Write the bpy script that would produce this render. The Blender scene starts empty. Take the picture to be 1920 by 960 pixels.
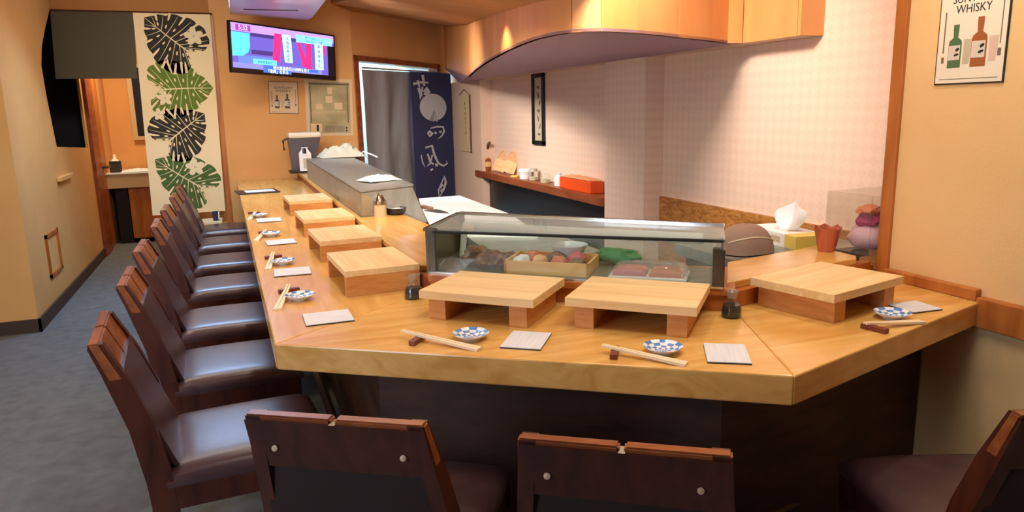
import bpy, bmesh, math, random
import numpy as np
from mathutils import Vector, Matrix, noise
random.seed(7)
PI = math.pi
SC = bpy.context.scene
C = SC.collection

# ---------------------------------------------------------------- camera
F = 1361.738
H = 1.33
# camera axes (columns) in world coordinates
RW = Matrix(((0.93275011, 0.09148537, -0.3487229), (-0.35985951, 0.17757553, -0.915952), (-0.02187155, 0.97984558, 0.19855548)))
cd = bpy.data.cameras.new('camera'); cam = bpy.data.objects.new('camera', cd); C.objects.link(cam)
cd.sensor_width = 36; cd.lens = 36 * F / 1920; cd.clip_start = .02; cd.clip_end = 60
m4 = RW.to_4x4(); m4.translation = (0, 0, H)
cam.matrix_world = m4
SC.camera = cam
WR = np.array(RW)
def ray(x, y): return WR @ np.array([x - 960., 480. - y, -F])
def atz(x, y, z):
    r = ray(x, y); t = (z - H) / r[2]; return Vector((t * r[0], t * r[1], z))
def aty(x, y, Y):
    r = ray(x, y); t = Y / r[1]; return Vector((t * r[0], Y, H + t * r[2]))
def atx(x, y, X):
    r = ray(x, y); t = X / r[0]; return Vector((X, t * r[1], H + t * r[2]))

# ---------------------------------------------------------------- world, lights, exposure
SC.view_settings.view_transform = 'Standard'; SC.view_settings.look = 'None'
SC.view_settings.exposure = 0.6; SC.view_settings.gamma = 1; SC.view_settings.use_curve_mapping = False
w = bpy.data.worlds.new('world'); SC.world = w; w.use_nodes = True
w.node_tree.nodes['Background'].inputs[0].default_value = (1, .86, .7, 1)
w.node_tree.nodes['Background'].inputs[1].default_value = .3
def area(name, loc, aim, sx, sy, power, col, spread=PI):
    l = bpy.data.lights.new(name, 'AREA'); l.shape = 'RECTANGLE'; l.size = sx; l.size_y = sy; l.energy = power; l.color = col; l.spread = spread
    o = bpy.data.objects.new(name, l); C.objects.link(o); o.location = loc
    o.rotation_euler = (Vector(aim) - Vector(loc)).to_track_quat('-Z', 'Y').to_euler(); return o
def spot(name, loc, aim, power, col, ang=80, blend=.5, r=.03):
    l = bpy.data.lights.new(name, 'SPOT'); l.energy = power; l.color = col; l.spot_size = math.radians(ang); l.spot_blend = blend; l.shadow_soft_size = r
    o = bpy.data.objects.new(name, l); C.objects.link(o); o.location = loc
    o.rotation_euler = (Vector(aim) - Vector(loc)).to_track_quat('-Z', 'Y').to_euler(); return o
WARM = (1, .76, .48); WARM2 = (1, .90, .76); COOL = (.62, .76, 1)
area('ceiling_lamp_front', (.8, 1.1, 2.3), (.95, 1.7, .7), 1.1, .5, 11, WARM2)
area('ceiling_lamp_aisle', (.25, 4.0, 2.3), (.2, 4.0, 0), .4, 2.6, 16, WARM2)
area('ceiling_lamp_near', (-1.3, 2.6, 2.3), (-1.1, 3.0, 0), .5, 1.8, 18, WARM)
area('seat_sheen_fill', (-.1, 5.75, 2.34), (-.1, 5.0, 0), 1.0, .9, 36, (.38, .62, 1), math.radians(130))  # unseen blue lamp added for the sheen on the seats
area('wall_washer_near', (.75, 2.2, 2.30), (2.45, 4.3, .9), .9, .4, 40, (1, .86, .73), math.radians(95))
area('kitchen_wall_fill', (.72, 5.0, 2.12), (2.45, 5.8, .8), 1.6, .12, 30, (1, .90, .80), math.radians(100))  # added lamp, brightens the far pink wall and doorway curtains
area('back_wall_fill', (-.1, 4.9, 2.33), (-.0, 7.0, 1.1), 1.4, .3, 15, WARM2, math.radians(110))  # unseen fill added to brighten the leaf banner and back wall
area('entrance_daylight', (-2.2, .2, 1.5), (-.6, 3.6, .2), 1.0, 1.2, 34, COOL)
area('back_kitchen_light', (2.3, 9.0, 2.15), (1.9, 8.3, 1.0), .8, .8, 50, (.62, .85, 1))
area('washroom_light', (-.95, 8.3, 2.1), (-.95, 8.5, .6), .4, .4, 12, WARM)
for k, (x, y, e) in enumerate([(.32, 2.9, 20), (.35, 4.6, 20), (.55, 6.0, 24), (.95, 1.9, 9), (1.7, 1.5, 16)]):
    spot('counter_downlight', (x, y, 2.25), (x, y, 0), e, WARM2, 95, .8, .05)

# ---------------------------------------------------------------- materials
def lin(c):
    return tuple(((v / 255) / 12.92 if v / 255 <= .04045 else ((v / 255 + .055) / 1.055) ** 2.4) for v in c) + (1,)
def mat(name, col, rough=.5, metal=0, spec=.5, emit=None, es=1, coat=0, trans=0, alpha=1):
    m = bpy.data.materials.new(name); m.use_nodes = True
    b = m.node_tree.nodes['Principled BSDF']
    b.inputs['Base Color'].default_value = lin(col); b.inputs['Roughness'].default_value = rough; b.inputs['Metallic'].default_value = metal
    b.inputs['Specular IOR Level'].default_value = spec; b.inputs['Coat Weight'].default_value = coat; b.inputs['Coat Roughness'].default_value = .22
    b.inputs['Transmission Weight'].default_value = trans; b.inputs['Alpha'].default_value = alpha
    if emit: b.inputs['Emission Color'].default_value = lin(emit); b.inputs['Emission Strength'].default_value = es
    return m
def nodes(m): return m.node_tree.nodes, m.node_tree.links, m.node_tree.nodes['Principled BSDF']
def grain(m, c1, c2, scale=(1, 1, 1), ns=4, detail=6, dist=.5, bump=0, lo=.3, hi=.7, rot=(0, 0, 0), sharp=None):
    n, l, b = nodes(m)
    tc = n.new('ShaderNodeTexCoord'); mp = n.new('ShaderNodeMapping'); mp.inputs['Scale'].default_value = scale; mp.inputs['Rotation'].default_value = rot
    nz = n.new('ShaderNodeTexNoise'); nz.inputs['Scale'].default_value = ns; nz.inputs['Detail'].default_value = detail; nz.inputs['Distortion'].default_value = dist
    cr = n.new('ShaderNodeValToRGB'); cr.color_ramp.elements[0].color = lin(c1); cr.color_ramp.elements[1].color = lin(c2)
    cr.color_ramp.elements[0].position = lo; cr.color_ramp.elements[1].position = hi
    l.new(tc.outputs['Object'], mp.inputs[0]); l.new(mp.outputs[0], nz.inputs['Vector']); l.new(nz.outputs[0], cr.inputs[0]); l.new(cr.outputs[0], b.inputs['Base Color'])
    if bump:
        bp = n.new('ShaderNodeBump'); bp.inputs['Strength'].default_value = bump; bp.inputs['Distance'].default_value = .004
        l.new(nz.outputs[0], bp.inputs['Height']); l.new(bp.outputs[0], b.inputs['Normal'])
    return m
def bumpy(m, scale, strength, dist=.002, detail=3):
    n, l, b = nodes(m); tc = n.new('ShaderNodeTexCoord'); nz = n.new('ShaderNodeTexNoise'); nz.inputs['Scale'].default_value = scale; nz.inputs['Detail'].default_value = detail
    bp = n.new('ShaderNodeBump'); bp.inputs['Strength'].default_value = strength; bp.inputs['Distance'].default_value = dist
    l.new(tc.outputs['Object'], nz.inputs['Vector']); l.new(nz.outputs[0], bp.inputs['Height']); l.new(bp.outputs[0], b.inputs['Normal']); return m
def weave(m, scale):
    n, l, b = nodes(m); tc = n.new('ShaderNodeTexCoord'); mp = n.new('ShaderNodeMapping'); mp.inputs['Rotation'].default_value = (PI / 4, 0, 0); mp.inputs['Scale'].default_value = (0.001, 1, 1)
    ck = n.new('ShaderNodeTexChecker'); ck.inputs['Scale'].default_value = scale
    nz = n.new('ShaderNodeTexNoise'); nz.inputs['Scale'].default_value = 90
    wv = n.new('ShaderNodeMath'); wv.operation = 'MULTIPLY_ADD'; wv.inputs[1].default_value = .5
    bp = n.new('ShaderNodeBump'); bp.inputs['Strength'].default_value = .45; bp.inputs['Distance'].default_value = .004
    l.new(tc.outputs['Object'], mp.inputs[0]); l.new(mp.outputs[0], ck.inputs[0]); l.new(tc.outputs['Object'], nz.inputs['Vector'])
    bc = m.node_tree.nodes['Principled BSDF'].inputs['Base Color'].default_value; ck.inputs['Color1'].default_value = bc; ck.inputs['Color2'].default_value = (bc[0] * .95, bc[1] * .945, bc[2] * .94, 1); l.new(ck.outputs['Color'], b.inputs['Base Color']); l.new(ck.outputs['Fac'], wv.inputs[0]); l.new(nz.outputs[0], wv.inputs[2]); l.new(wv.outputs[0], bp.inputs['Height']); l.new(bp.outputs[0], b.inputs['Normal']); return m
def thin_glass(name, tint=(235, 245, 240), refl=.5, haze=0):
    m = bpy.data.materials.new(name); m.use_nodes = True; n = m.node_tree.nodes; l = m.node_tree.links; n.clear()
    o = n.new('ShaderNodeOutputMaterial'); t = n.new('ShaderNodeBsdfTransparent'); t.inputs[0].default_value = lin(tint)
    g = n.new('ShaderNodeBsdfGlossy'); g.inputs['Roughness'].default_value = .03; lw = n.new('ShaderNodeLayerWeight'); pw = n.new('ShaderNodeMath'); pw.operation = 'POWER'; pw.inputs[1].default_value = 4; fr = n.new('ShaderNodeMath'); fr.operation = 'MULTIPLY_ADD'; fr.inputs[1].default_value = .5; fr.inputs[2].default_value = .03; l.new(lw.outputs['Facing'], pw.inputs[0]); l.new(pw.outputs[0], fr.inputs[0])
    mx = n.new('ShaderNodeMixShader'); l.new(fr.outputs[0], mx.inputs[0]); l.new(t.outputs[0], mx.inputs[1]); l.new(g.outputs[0], mx.inputs[2])
    if haze:
        d = n.new('ShaderNodeBsdfDiffuse'); d.inputs[0].default_value = lin((225, 235, 235)); m2 = n.new('ShaderNodeMixShader'); m2.inputs[0].default_value = haze
        l.new(mx.outputs[0], m2.inputs[1]); l.new(d.outputs[0], m2.inputs[2]); l.new(m2.outputs[0], o.inputs[0])
    else: l.new(mx.outputs[0], o.inputs[0])
    return m
MT = {}
MT['orange_wall'] = bumpy(grain(mat('orange_plaster', (222, 165, 100), .85), (214, 158, 95), (226, 172, 108), ns=1.5), 120, .25)
MT['left_wall'] = bumpy(grain(mat('cream_plaster', (215, 175, 118), .8), (208, 164, 98), (222, 182, 116), ns=1.2), 120, .25)
MT['yellow_wall'] = bumpy(grain(mat('yellow_plaster', (232, 196, 138), .85), (228, 190, 130), (236, 202, 146), ns=1.4), 140, .25)
MT['pink_wall'] = weave(mat('pink_wallpaper', (236, 208, 188), .6), 26)
MT['pink_plain'] = bumpy(mat('pink_paper_plain', (222, 190, 168), .75), 150, .2)
MT['ceiling'] = bumpy(mat('tan_ceiling', (176, 122, 66), .9), 60, .1)
MT['carpet'] = bumpy(grain(mat('grey_carpet', (110, 108, 98), .95, spec=.1), (98, 104, 108), (112, 118, 120), ns=14, detail=3), 260, .35, .003)
MT['counter'] = grain(mat('honey_counter_wood', (226, 165, 80), .22, coat=.3), (212, 156, 76), (234, 188, 110), scale=(7, .8, 7), ns=2.2, dist=1.6, detail=5)
MT['counter2'] = grain(mat('honey_counter_wood_cross', (226, 165, 80), .22, coat=.3), (212, 156, 76), (234, 188, 110), scale=(1, 7, 7), ns=2.2, dist=1.4, rot=(0, 0, .62))
MT['board'] = grain(mat('pale_board_wood', (228, 186, 122), .45), (222, 184, 122), (242, 212, 160), scale=(1, 14, 14), ns=2.5, dist=.8)
MT['board_side'] = grain(mat('board_wood_end', (205, 140, 72), .5), (190, 122, 56), (212, 150, 84), scale=(3, 3, 20), ns=3)
MT['fascia'] = grain(mat('fascia_veneer', (212, 146, 84), .45), (202, 134, 74), (218, 156, 94), scale=(3, 3, .7), ns=2)
MT['under'] = mat('mauve_underside', (158, 128, 150), .6)
MT['trimwood'] = grain(mat('amber_trim_wood', (182, 108, 46), .4), (160, 88, 32), (196, 122, 58), scale=(9, 9, 1), ns=2)
MT['redwood'] = grain(mat('reddish_wood', (146, 72, 36), .4), (120, 56, 26), (160, 84, 46), scale=(6, 1, 6), ns=3)
MT['burl'] = grain(mat('burl_plywood', (176, 116, 52), .5), (140, 86, 32), (204, 144, 76), scale=(1, 2.5, 9), ns=3, dist=3, detail=8)
MT['darkwood'] = grain(mat('dark_chair_wood', (76, 34, 22), .38, coat=.2), (54, 24, 16), (86, 40, 26), scale=(5, 5, 1), ns=4)
MT['railwood'] = grain(mat('worn_rail_wood', (160, 92, 46), .35, coat=.2), (112, 56, 30), (164, 98, 54), scale=(2, 5, 5), ns=5)
MT['leather'] = bumpy(grain(mat('plum_leather', (76, 50, 54), .36, spec=.8, coat=.15), (66, 44, 48), (86, 60, 62), ns=8), 60, .15)
MT['darkpanel'] = mat('dark_back_fabric', (40, 24, 22), .7)
MT['basewood'] = grain(mat('dark_counter_base', (70, 42, 26), .6), (58, 34, 20), (82, 50, 30), scale=(2, 2, 6), ns=3)
MT['skirt'] = mat('dark_skirting', (64, 48, 38), .6)
MT['steel'] = grain(mat('brushed_steel', (164, 166, 156), .38, .6), (146, 148, 138), (172, 174, 166), scale=(2, 30, 2), ns=2)
MT['steel_b'] = mat('case_steel', (96, 92, 80), .3, .85)
MT['chrome'] = mat('chrome', (210, 210, 205), .12, 1)
MT['rubber'] = mat('black_gasket', (22, 26, 22), .5)
MT['glass'] = thin_glass('case_glass', (250, 254, 252))
MT['glass_dew'] = thin_glass('fogged_case_glass', (248, 252, 250), haze=.17)
MT['acrylic'] = thin_glass('acrylic', (250, 249, 246), haze=.03)
MT['clear'] = thin_glass('clear_glass', (248, 250, 248), haze=.02)
MT['frost'] = bumpy(mat('frosted_pipe', (226, 238, 236), .5), 80, .6)
MT['white'] = mat('white_paper', (238, 238, 240), .6)
MT['whitecloth'] = bumpy(mat('white_cloth', (234, 238, 238), .9), 80, .3)
MT['greycloth'] = bumpy(mat('pale_grey_cloth', (186, 184, 166), .9), 80, .3)
MT['browncloth'] = bumpy(mat('brown_grey_towel', (148, 122, 108), .95), 90, .5)
MT['napkin'] = grain(mat('grey_white_paper', (218, 222, 230), .6), (208, 212, 220), (224, 228, 236), scale=(40, 3, 1), ns=3)
MT['black'] = mat('black', (20, 18, 20), .4)
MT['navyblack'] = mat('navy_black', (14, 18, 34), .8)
MT['stick'] = mat('pale_chopstick_wood', (240, 222, 186), .5)
MT['rest'] = mat('red_brown_rest', (116, 50, 34), .4)
MT['chinaw'] = mat('white_porcelain', (232, 238, 242), .15)
MT['chinab'] = mat('blue_porcelain', (92, 138, 196), .2)
MT['soy'] = mat('soy_sauce', (16, 8, 8), .15)
MT['noren'] = bumpy(mat('olive_grey_noren', (84, 78, 60), .95), 200, .3)
MT['cream'] = mat('cream_banner_cloth', (240, 220, 176), .9)
MT['leafdark'] = mat('dark_leaf_print', (50, 46, 38), .9)
MT['leafgreen'] = mat('green_leaf_print', (98, 122, 44), .9)
MT['leafmid'] = mat('mid_green_leaf_print', (74, 100, 44), .9)
MT['flower'] = mat('flower_print', (236, 218, 180), .9)
MT['veil'] = mat('vein_print', (232, 216, 170), .9)
MT['tvblack'] = mat('tv_black', (18, 16, 22), .25)
MT['curtain'] = grain(mat('grey_curtain_cloth', (150, 150, 156), .95), (120, 120, 120), (160, 160, 168), scale=(3, 3, .6), ns=2.5)
MT['navy'] = mat('navy_banner_cloth', (52, 56, 96), .95)
MT['banner_ink'] = mat('pale_banner_ink', (200, 206, 214), .95)
MT['newsprint'] = grain(mat('newsprint', (178, 164, 122), .9), (150, 136, 98), (196, 182, 140), scale=(1, 1, 40), ns=4)
MT['poster_paper'] = mat('poster_paper', (236, 228, 206), .35)
MT['poster_old'] = mat('faded_poster_paper', (222, 194, 154), .5)
MT['ink'] = mat('black_ink', (40, 34, 30), .8)
MT['inksoft'] = mat('grey_ink', (110, 100, 80), .8)
MT['pgreen'] = mat('print_green', (76, 112, 70), .5); MT['pamber'] = mat('print_amber', (160, 90, 50), .5); MT['plabel'] = mat('print_label', (214, 206, 190), .5)
MT['pgrey'] = mat('print_grey', (196, 184, 158), .5); MT['ppink'] = mat('print_pink', (218, 190, 170), .5)
MT['sepia'] = mat('print_sepia', (96, 70, 44), .5)
MT['ac'] = mat('ceiling_unit_lavender_lit', (202, 184, 226), .35)  # lavender light on the white casing is put into this colour
MT['orange_box'] = mat('orange_box', (236, 84, 22), .5); MT['orange_cloth'] = bumpy(mat('salmon_cloth', (232, 160, 112), .9), 90, .4)
MT['lightwood'] = grain(mat('light_tray_wood', (226, 180, 116), .5), (210, 160, 92), (234, 192, 132), scale=(1, 8, 8), ns=3)
MT['label_brown'] = mat('amber_bottle', (150, 78, 34), .25)
MT['yellow'] = mat('yellow_lid', (224, 200, 96), .5)
MT['copper'] = mat('copper_cup', (196, 112, 82), .3, .3)
MT['pinkflower'] = bumpy(mat('magenta_petals', (180, 60, 120), .8), 60, .8); MT['lilac'] = bumpy(mat('lilac_puff', (226, 192, 212), .9), 90, 1)
MT['salmonflower'] = bumpy(mat('salmon_petals', (226, 140, 100), .8), 60, .8)
MT['leafy'] = mat('ornament_leaf', (96, 104, 60), .7)
MT['tuna'] = bumpy(mat('pink_fish', (206, 112, 128), .35), 30, .5); MT['salmon'] = bumpy(mat('orange_fish', (206, 124, 92), .35), 30, .5)
MT['octo'] = bumpy(grain(mat('mottled_shellfish', (120, 84, 66), .35), (74, 50, 40), (168, 130, 104), ns=18), 40, .8)
MT['greenleaf'] = mat('green_leaf', (104, 164, 108), .6)
MT['wrap'] = thin_glass('plastic_wrap', (252, 250, 250), haze=.08)
MT['knife'] = mat('knife_blade', (120, 124, 126), .35, .7)
MT['knifeh'] = mat('knife_handle', (150, 112, 90), .5)
MT['sink'] = mat('sink_laminate', (196, 172, 132), .4)
MT['kitchenwhite'] = mat('kitchen_white', (214, 228, 232), .6)
MT['acgrey'] = mat('grey_plastic', (96, 92, 98), .4)

# ---------------------------------------------------------------- mesh helpers
def new(name, bm, m=None, parent=None, smooth=False, mats=None):
    me = bpy.data.meshes.new(name); bmesh.ops.recalc_face_normals(bm, faces=bm.faces[:]); bm.to_mesh(me); bm.free()
    for mm in (mats or [m]): me.materials.append(MT[mm] if isinstance(mm, str) else mm)
    if smooth:
        for p in me.polygons: p.use_smooth = True
        try: me.set_sharp_from_angle(angle=math.radians(35))
        except Exception: pass
    o = bpy.data.objects.new(name, me); C.objects.link(o)
    if parent: o.parent = parent
    return o
def tag(o, label=None, cat=None, group=None, kind=None):
    if label: o['label'] = label
    if cat: o['category'] = cat
    if group: o['group'] = group
    if kind: o['kind'] = kind
    return o
def thing(name, label, cat, loc=(0, 0, 0), rz=0, group=None):
    o = bpy.data.objects.new(name, None); C.objects.link(o); o.empty_display_size = .05
    o.location = loc; o.rotation_euler = (0, 0, rz); return tag(o, label, cat, group)
def struct(name, bm, m, **k): return tag(new(name, bm, m, **k), kind='structure')
def box(x0, x1, y0, y1, z0, z1, bev=0, seg=2, bm=None):
    bm = bm or bmesh.new()
    r = bmesh.ops.create_cube(bm, size=1)['verts']
    for v in r: v.co = Vector(((x0 + x1) / 2 + v.co.x * (x1 - x0), (y0 + y1) / 2 + v.co.y * (y1 - y0), (z0 + z1) / 2 + v.co.z * (z1 - z0)))
    if bev:
        es = list({e for v in r for e in v.link_edges}); bmesh.ops.bevel(bm, geom=es, offset=bev, segments=seg, affect='EDGES', profile=.5)
    return bm
def prism(poly, z0, z1, bev=0, bm=None):
    bm = bm or bmesh.new(); a = [bm.verts.new((p[0], p[1], z0)) for p in poly]; b = [bm.verts.new((p[0], p[1], z1)) for p in poly]; n = len(poly)
    fs = [bm.faces.new(a[::-1]), bm.faces.new(b)] + [bm.faces.new((a[i], a[(i + 1) % n], b[(i + 1) % n], b[i])) for i in range(n)]
    if bev: bmesh.ops.bevel(bm, geom=list({e for f in fs for e in f.edges}), offset=bev, segments=2, affect='EDGES', profile=.5)
    return bm
def xform(bm, mtx): bmesh.ops.transform(bm, matrix=mtx, verts=bm.verts[:]); return bm
def lathe(prof, n=24, bm=None, loc=(0, 0, 0)):
    bm = bm or bmesh.new(); rings = []
    for r, z in prof:
        if r < 1e-5: rings.append([bm.verts.new((loc[0], loc[1], loc[2] + z))])
        else: rings.append([bm.verts.new((loc[0] + r * math.cos(2 * PI * i / n), loc[1] + r * math.sin(2 * PI * i / n), loc[2] + z)) for i in range(n)])
    for a, b in zip(rings, rings[1:]):
        for i in range(n):
            j = (i + 1) % n
            if len(a) == 1 and len(b) == 1: continue
            if len(a) == 1: bm.faces.new((a[0], b[i], b[j]))
            elif len(b) == 1: bm.faces.new((a[i], a[j], b[0]))
            else: bm.faces.new((a[i], a[j], b[j], b[i]))
    return bm
def tube(pts, r, n=8, bm=None, taper=None):
    bm = bm or bmesh.new(); pts = [Vector(p) for p in pts]; rings = []
    for k, p in enumerate(pts):
        t = (pts[min(k + 1, len(pts) - 1)] - pts[max(k - 1, 0)]).normalized()
        u = t.cross(Vector((0, 0, 1))); u = u if u.length > .01 else t.cross(Vector((0, 1, 0))); u.normalize(); v = t.cross(u)
        rr = taper[k] if taper else r
        rings.append([bm.verts.new(p + (u * math.cos(2 * PI * i / n) + v * math.sin(2 * PI * i / n)) * rr) for i in range(n)])
    for a, b in zip(rings, rings[1:]):
        for i in range(n): bm.faces.new((a[i], a[(i + 1) % n], b[(i + 1) % n], b[i]))
    bm.faces.new(rings[0][::-1]); bm.faces.new(rings[-1]); return bm
def sheet(fn, nu, nv, thick=.002, bm=None):
    """closed thin cloth: fn(u,v)->Vector, front grid plus offset back grid"""
    bm = bm or bmesh.new(); g = [[Vector(fn(i / nu, j / nv)) for j in range(nv + 1)] for i in range(nu + 1)]
    def nrm(i, j):
        a = g[min(i + 1, nu)][j] - g[max(i - 1, 0)][j]; b = g[i][min(j + 1, nv)] - g[i][max(j - 1, 0)]
        n = a.cross(b); return n.normalized() if n.length > 1e-12 else Vector((0, 0, 1))
    A = [[bm.verts.new(g[i][j]) for j in range(nv + 1)] for i in range(nu + 1)]
    B = [[bm.verts.new(g[i][j] - nrm(i, j) * thick) for j in range(nv + 1)] for i in range(nu + 1)]
    for i in range(nu):
        for j in range(nv):
            bm.faces.new((A[i][j], A[i + 1][j], A[i + 1][j + 1], A[i][j + 1])); bm.faces.new((B[i][j], B[i][j + 1], B[i + 1][j + 1], B[i + 1][j]))
    for i in range(nu):
        bm.faces.new((A[i][0], B[i][0], B[i + 1][0], A[i + 1][0])); bm.faces.new((A[i][nv], A[i + 1][nv], B[i + 1][nv], B[i][nv]))
    for j in range(nv):
        bm.faces.new((A[0][j], A[0][j + 1], B[0][j + 1], B[0][j])); bm.faces.new((A[nu][j], B[nu][j], B[nu][j + 1], A[nu][j + 1]))
    return bm
def pillow(wx, wy, h, n=12, p=10, dome=.3):
    """upholstery pad centred in x,y, from z=0 to z=h, rounded edges and slight crown"""
    bm = bmesh.new(); S = [math.sin(-PI / 2 + PI * i / n) for i in range(n + 1)]
    def hz(u, v): e = max(0, (1 - abs(u) ** p) * (1 - abs(v) ** p)) ** .5; return h * (.25 + .75 * e * (1 - dome * (u * u + v * v) / 2))
    A = [[bm.verts.new((u * wx / 2, v * wy / 2, hz(u, v))) for v in S] for u in S]; B = [[bm.verts.new((u * wx / 2 * .99, v * wy / 2 * .99, 0)) for v in S] for u in S]
    for i in range(n):
        for j in range(n):
            bm.faces.new((A[i][j], A[i + 1][j], A[i + 1][j + 1], A[i][j + 1])); bm.faces.new((B[i][j], B[i][j + 1], B[i + 1][j + 1], B[i + 1][j]))
        for (a, b, c, d) in ((A[i][0], A[i + 1][0], B[i + 1][0], B[i][0]), (A[i][n], A[i + 1][n], B[i + 1][n], B[i][n]), (A[0][i], A[0][i + 1], B[0][i + 1], B[0][i]), (A[n][i], A[n][i + 1], B[n][i + 1], B[n][i])): bm.faces.new((a, b, c, d))
    return bm
def frame_mtx(o, u, n):
    """local x=u (to the right), y=up-ish, z=n towards the viewer"""
    u = Vector(u).normalized(); n = Vector(n).normalized(); v = n.cross(u); m = Matrix((u, v, n)).transposed().to_4x4(); m.translation = Vector(o); return m
def flat(polys, z0, z1, bm=None):
    bm = bm or bmesh.new()
    for p in polys: prism(p, z0, z1, bm=bm)
    return bm
def rect(x0, x1, y0, y1): return [(x0, y0), (x1, y0), (x1, y1), (x0, y1)]
def ell(cx, cy, a, b, n=16, rot=0):
    return [(cx + a * math.cos(t) * math.cos(rot) - b * math.sin(t) * math.sin(rot), cy + a * math.cos(t) * math.sin(rot) + b * math.sin(t) * math.cos(rot)) for t in [2 * PI * i / n for i in range(n)]]
def text(name, s, size, m, parent, x, y, z=.001, align='CENTER', spacing=1, sx=1, shear=0):
    cu = bpy.data.curves.new(name, 'FONT'); cu.body = s; cu.size = size; cu.align_x = align; cu.extrude = .0003; cu.resolution_u = 3; cu.space_character = spacing; cu.shear = shear
    t = bpy.data.objects.new(name + '_src', cu); C.objects.link(t); bpy.context.view_layer.update()
    me = bpy.data.meshes.new_from_object(t.evaluated_get(bpy.context.evaluated_depsgraph_get())); bpy.data.objects.remove(t)
    me.materials.clear(); me.materials.append(MT[m] if isinstance(m, str) else m)
    o = bpy.data.objects.new(name, me); C.objects.link(o); o.parent = parent; o.location = (x, y, z); o.scale = (sx, 1, 1); return o
def kids(r): return [o for o in r.children]
def copy_tree(o, parent=None):
    c = o.copy(); C.objects.link(c); c.parent = parent
    for ch in list(o.children): copy_tree(ch, c)
    return c
def holed(outer, hole, t):
    """plate in local xy with one hole, thickness t towards -z"""
    bm = bmesh.new(); es = []
    for lp in (outer, hole):
        vs = [bm.verts.new((p[0], p[1], 0)) for p in lp]; es += [bm.edges.new((vs[i], vs[(i + 1) % len(vs)])) for i in range(len(vs))]
    bmesh.ops.triangle_fill(bm, edges=es, use_beauty=True)
    r = bmesh.ops.extrude_face_region(bm, geom=bm.faces[:])
    for v in [g for g in r['geom'] if isinstance(g, bmesh.types.BMVert)]: v.co.z -= t
    return bm

# ================================================================ THE ROOM
CZ = 2.36
struct('floor', box(-2.6, 3.0, -1.6, 9.6, -.06, 0), 'carpet')
struct('ceiling', box(-2.6, 3.0, -1.6, 9.6, CZ, CZ + .06), 'ceiling')
XR = 2.01; XP = 2.45; XF = 2.32; YT = 1.79; YB = 7.0; XL = -1.24
struct('wall_right', box(XR, XR + .1, -1.5, 1.755, 0, CZ), 'yellow_wall')
struct('wall_kitchen', box(XP, XP + .1, 1.70, 8.2, 0, CZ), 'pink_wall')
struct('wall_kitchen_return', box(XR + .1, XP, 1.70, 1.755, 0, CZ), 'pink_plain')
struct('wall_front', box(-2.6, XR + .1, -1.6, -1.5, 0, CZ), 'left_wall')
struct('wall_left_near', box(-2.7, -2.6, -1.6, 5.26, 0, CZ), 'left_wall')
struct('wall_left_turn', box(-2.6, XL - .0, 5.26, 5.28, 0, CZ), 'left_wall')
# left wall with an arched opening: local x = -Y.. keep simple: local x = y axis, local y = z
outer = [(5.28, 0), (8.0, 0), (8.0, CZ), (5.28, CZ)]
hole = [(6.52, 1.12), (7.85, 1.06), (7.85, 2.28), (7.10, 2.28), (7.0, 2.2), (6.72, 2.02), (6.5, 1.86), (6.40, 1.72), (6.42, 1.5)]
bm = holed(outer, hole, .02)
xform(bm, Matrix(((0, 0, 1, XL), (1, 0, 0, 0), (0, 1, 0, 0), (0, 0, 0, 1))))
struct('wall_left', bm, 'left_wall')
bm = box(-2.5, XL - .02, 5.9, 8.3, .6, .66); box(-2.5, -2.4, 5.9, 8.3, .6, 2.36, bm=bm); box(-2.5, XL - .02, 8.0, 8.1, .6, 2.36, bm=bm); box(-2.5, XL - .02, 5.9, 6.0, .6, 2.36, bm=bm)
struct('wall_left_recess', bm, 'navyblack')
# small ledge and framed hatch in the left wall
a = atx(105, 333, XL); b = atx(131, 343, XL)
struct('trim_1', box(XL, XL + .035, a.y, b.y, .865, .90, bev=.005), 'left_wall')
h0 = [5.72, 6.1]; bm = bmesh.new()
for r in ((h0[0], h0[1], .25, .275), (h0[0], h0[1], .525, .55), (h0[0], h0[0] + .03, .25, .55), (h0[1] - .03, h0[1], .25, .55)): box(XL, XL + .012, *r, bm=bm)
tag(new('wall_hatch', bm, 'trimwood'), 'small brown framed access hatch low in the left wall', 'hatch')
# skirting
struct('baseboard_left', box(XL, XL + .015, 5.245, 7.95, 0, .085), 'skirt')
struct('baseboard_left_turn', box(-2.59, XL + .015, 5.245, 5.26, 0, .085), 'skirt')
# posts at the washroom doorway
bm = box(XL - .04, XL + .03, 7.95, 8.3, 0, CZ); struct('trim_2', bm, 'redwood')
dj = struct('trim_3', box(XL - .04, XL + .01, 8.3, 8.72, 0, CZ), 'trimwood')
new('door_handle', box(XL + .012, XL + .08, 8.32, 8.5, .83, .85, bev=.004), 'steel_b', parent=dj)
# back wall (television wall) and lintel above the washroom
struct('wall_back', box(-.06, 1.13, YB, YB + .1, 0, CZ), 'orange_wall')
struct('wall_back_lintel', box(XL, -.06, YB, YB + .1, 2.19, CZ), 'ceiling')
struct('trim_4', box(-.07, -.035, YB - .02, YB + .11, 0, 2.19), 'trimwood')
bm = box(XL, -.06, 9.3, 9.4, 0, CZ); box(-.16, -.06, YB + .1, 9.3, 0, CZ, bm=bm); box(XL - .06, XL, 8.72, 9.3, 0, CZ, bm=bm); struct('wall_washroom', bm, 'orange_wall')
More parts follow.
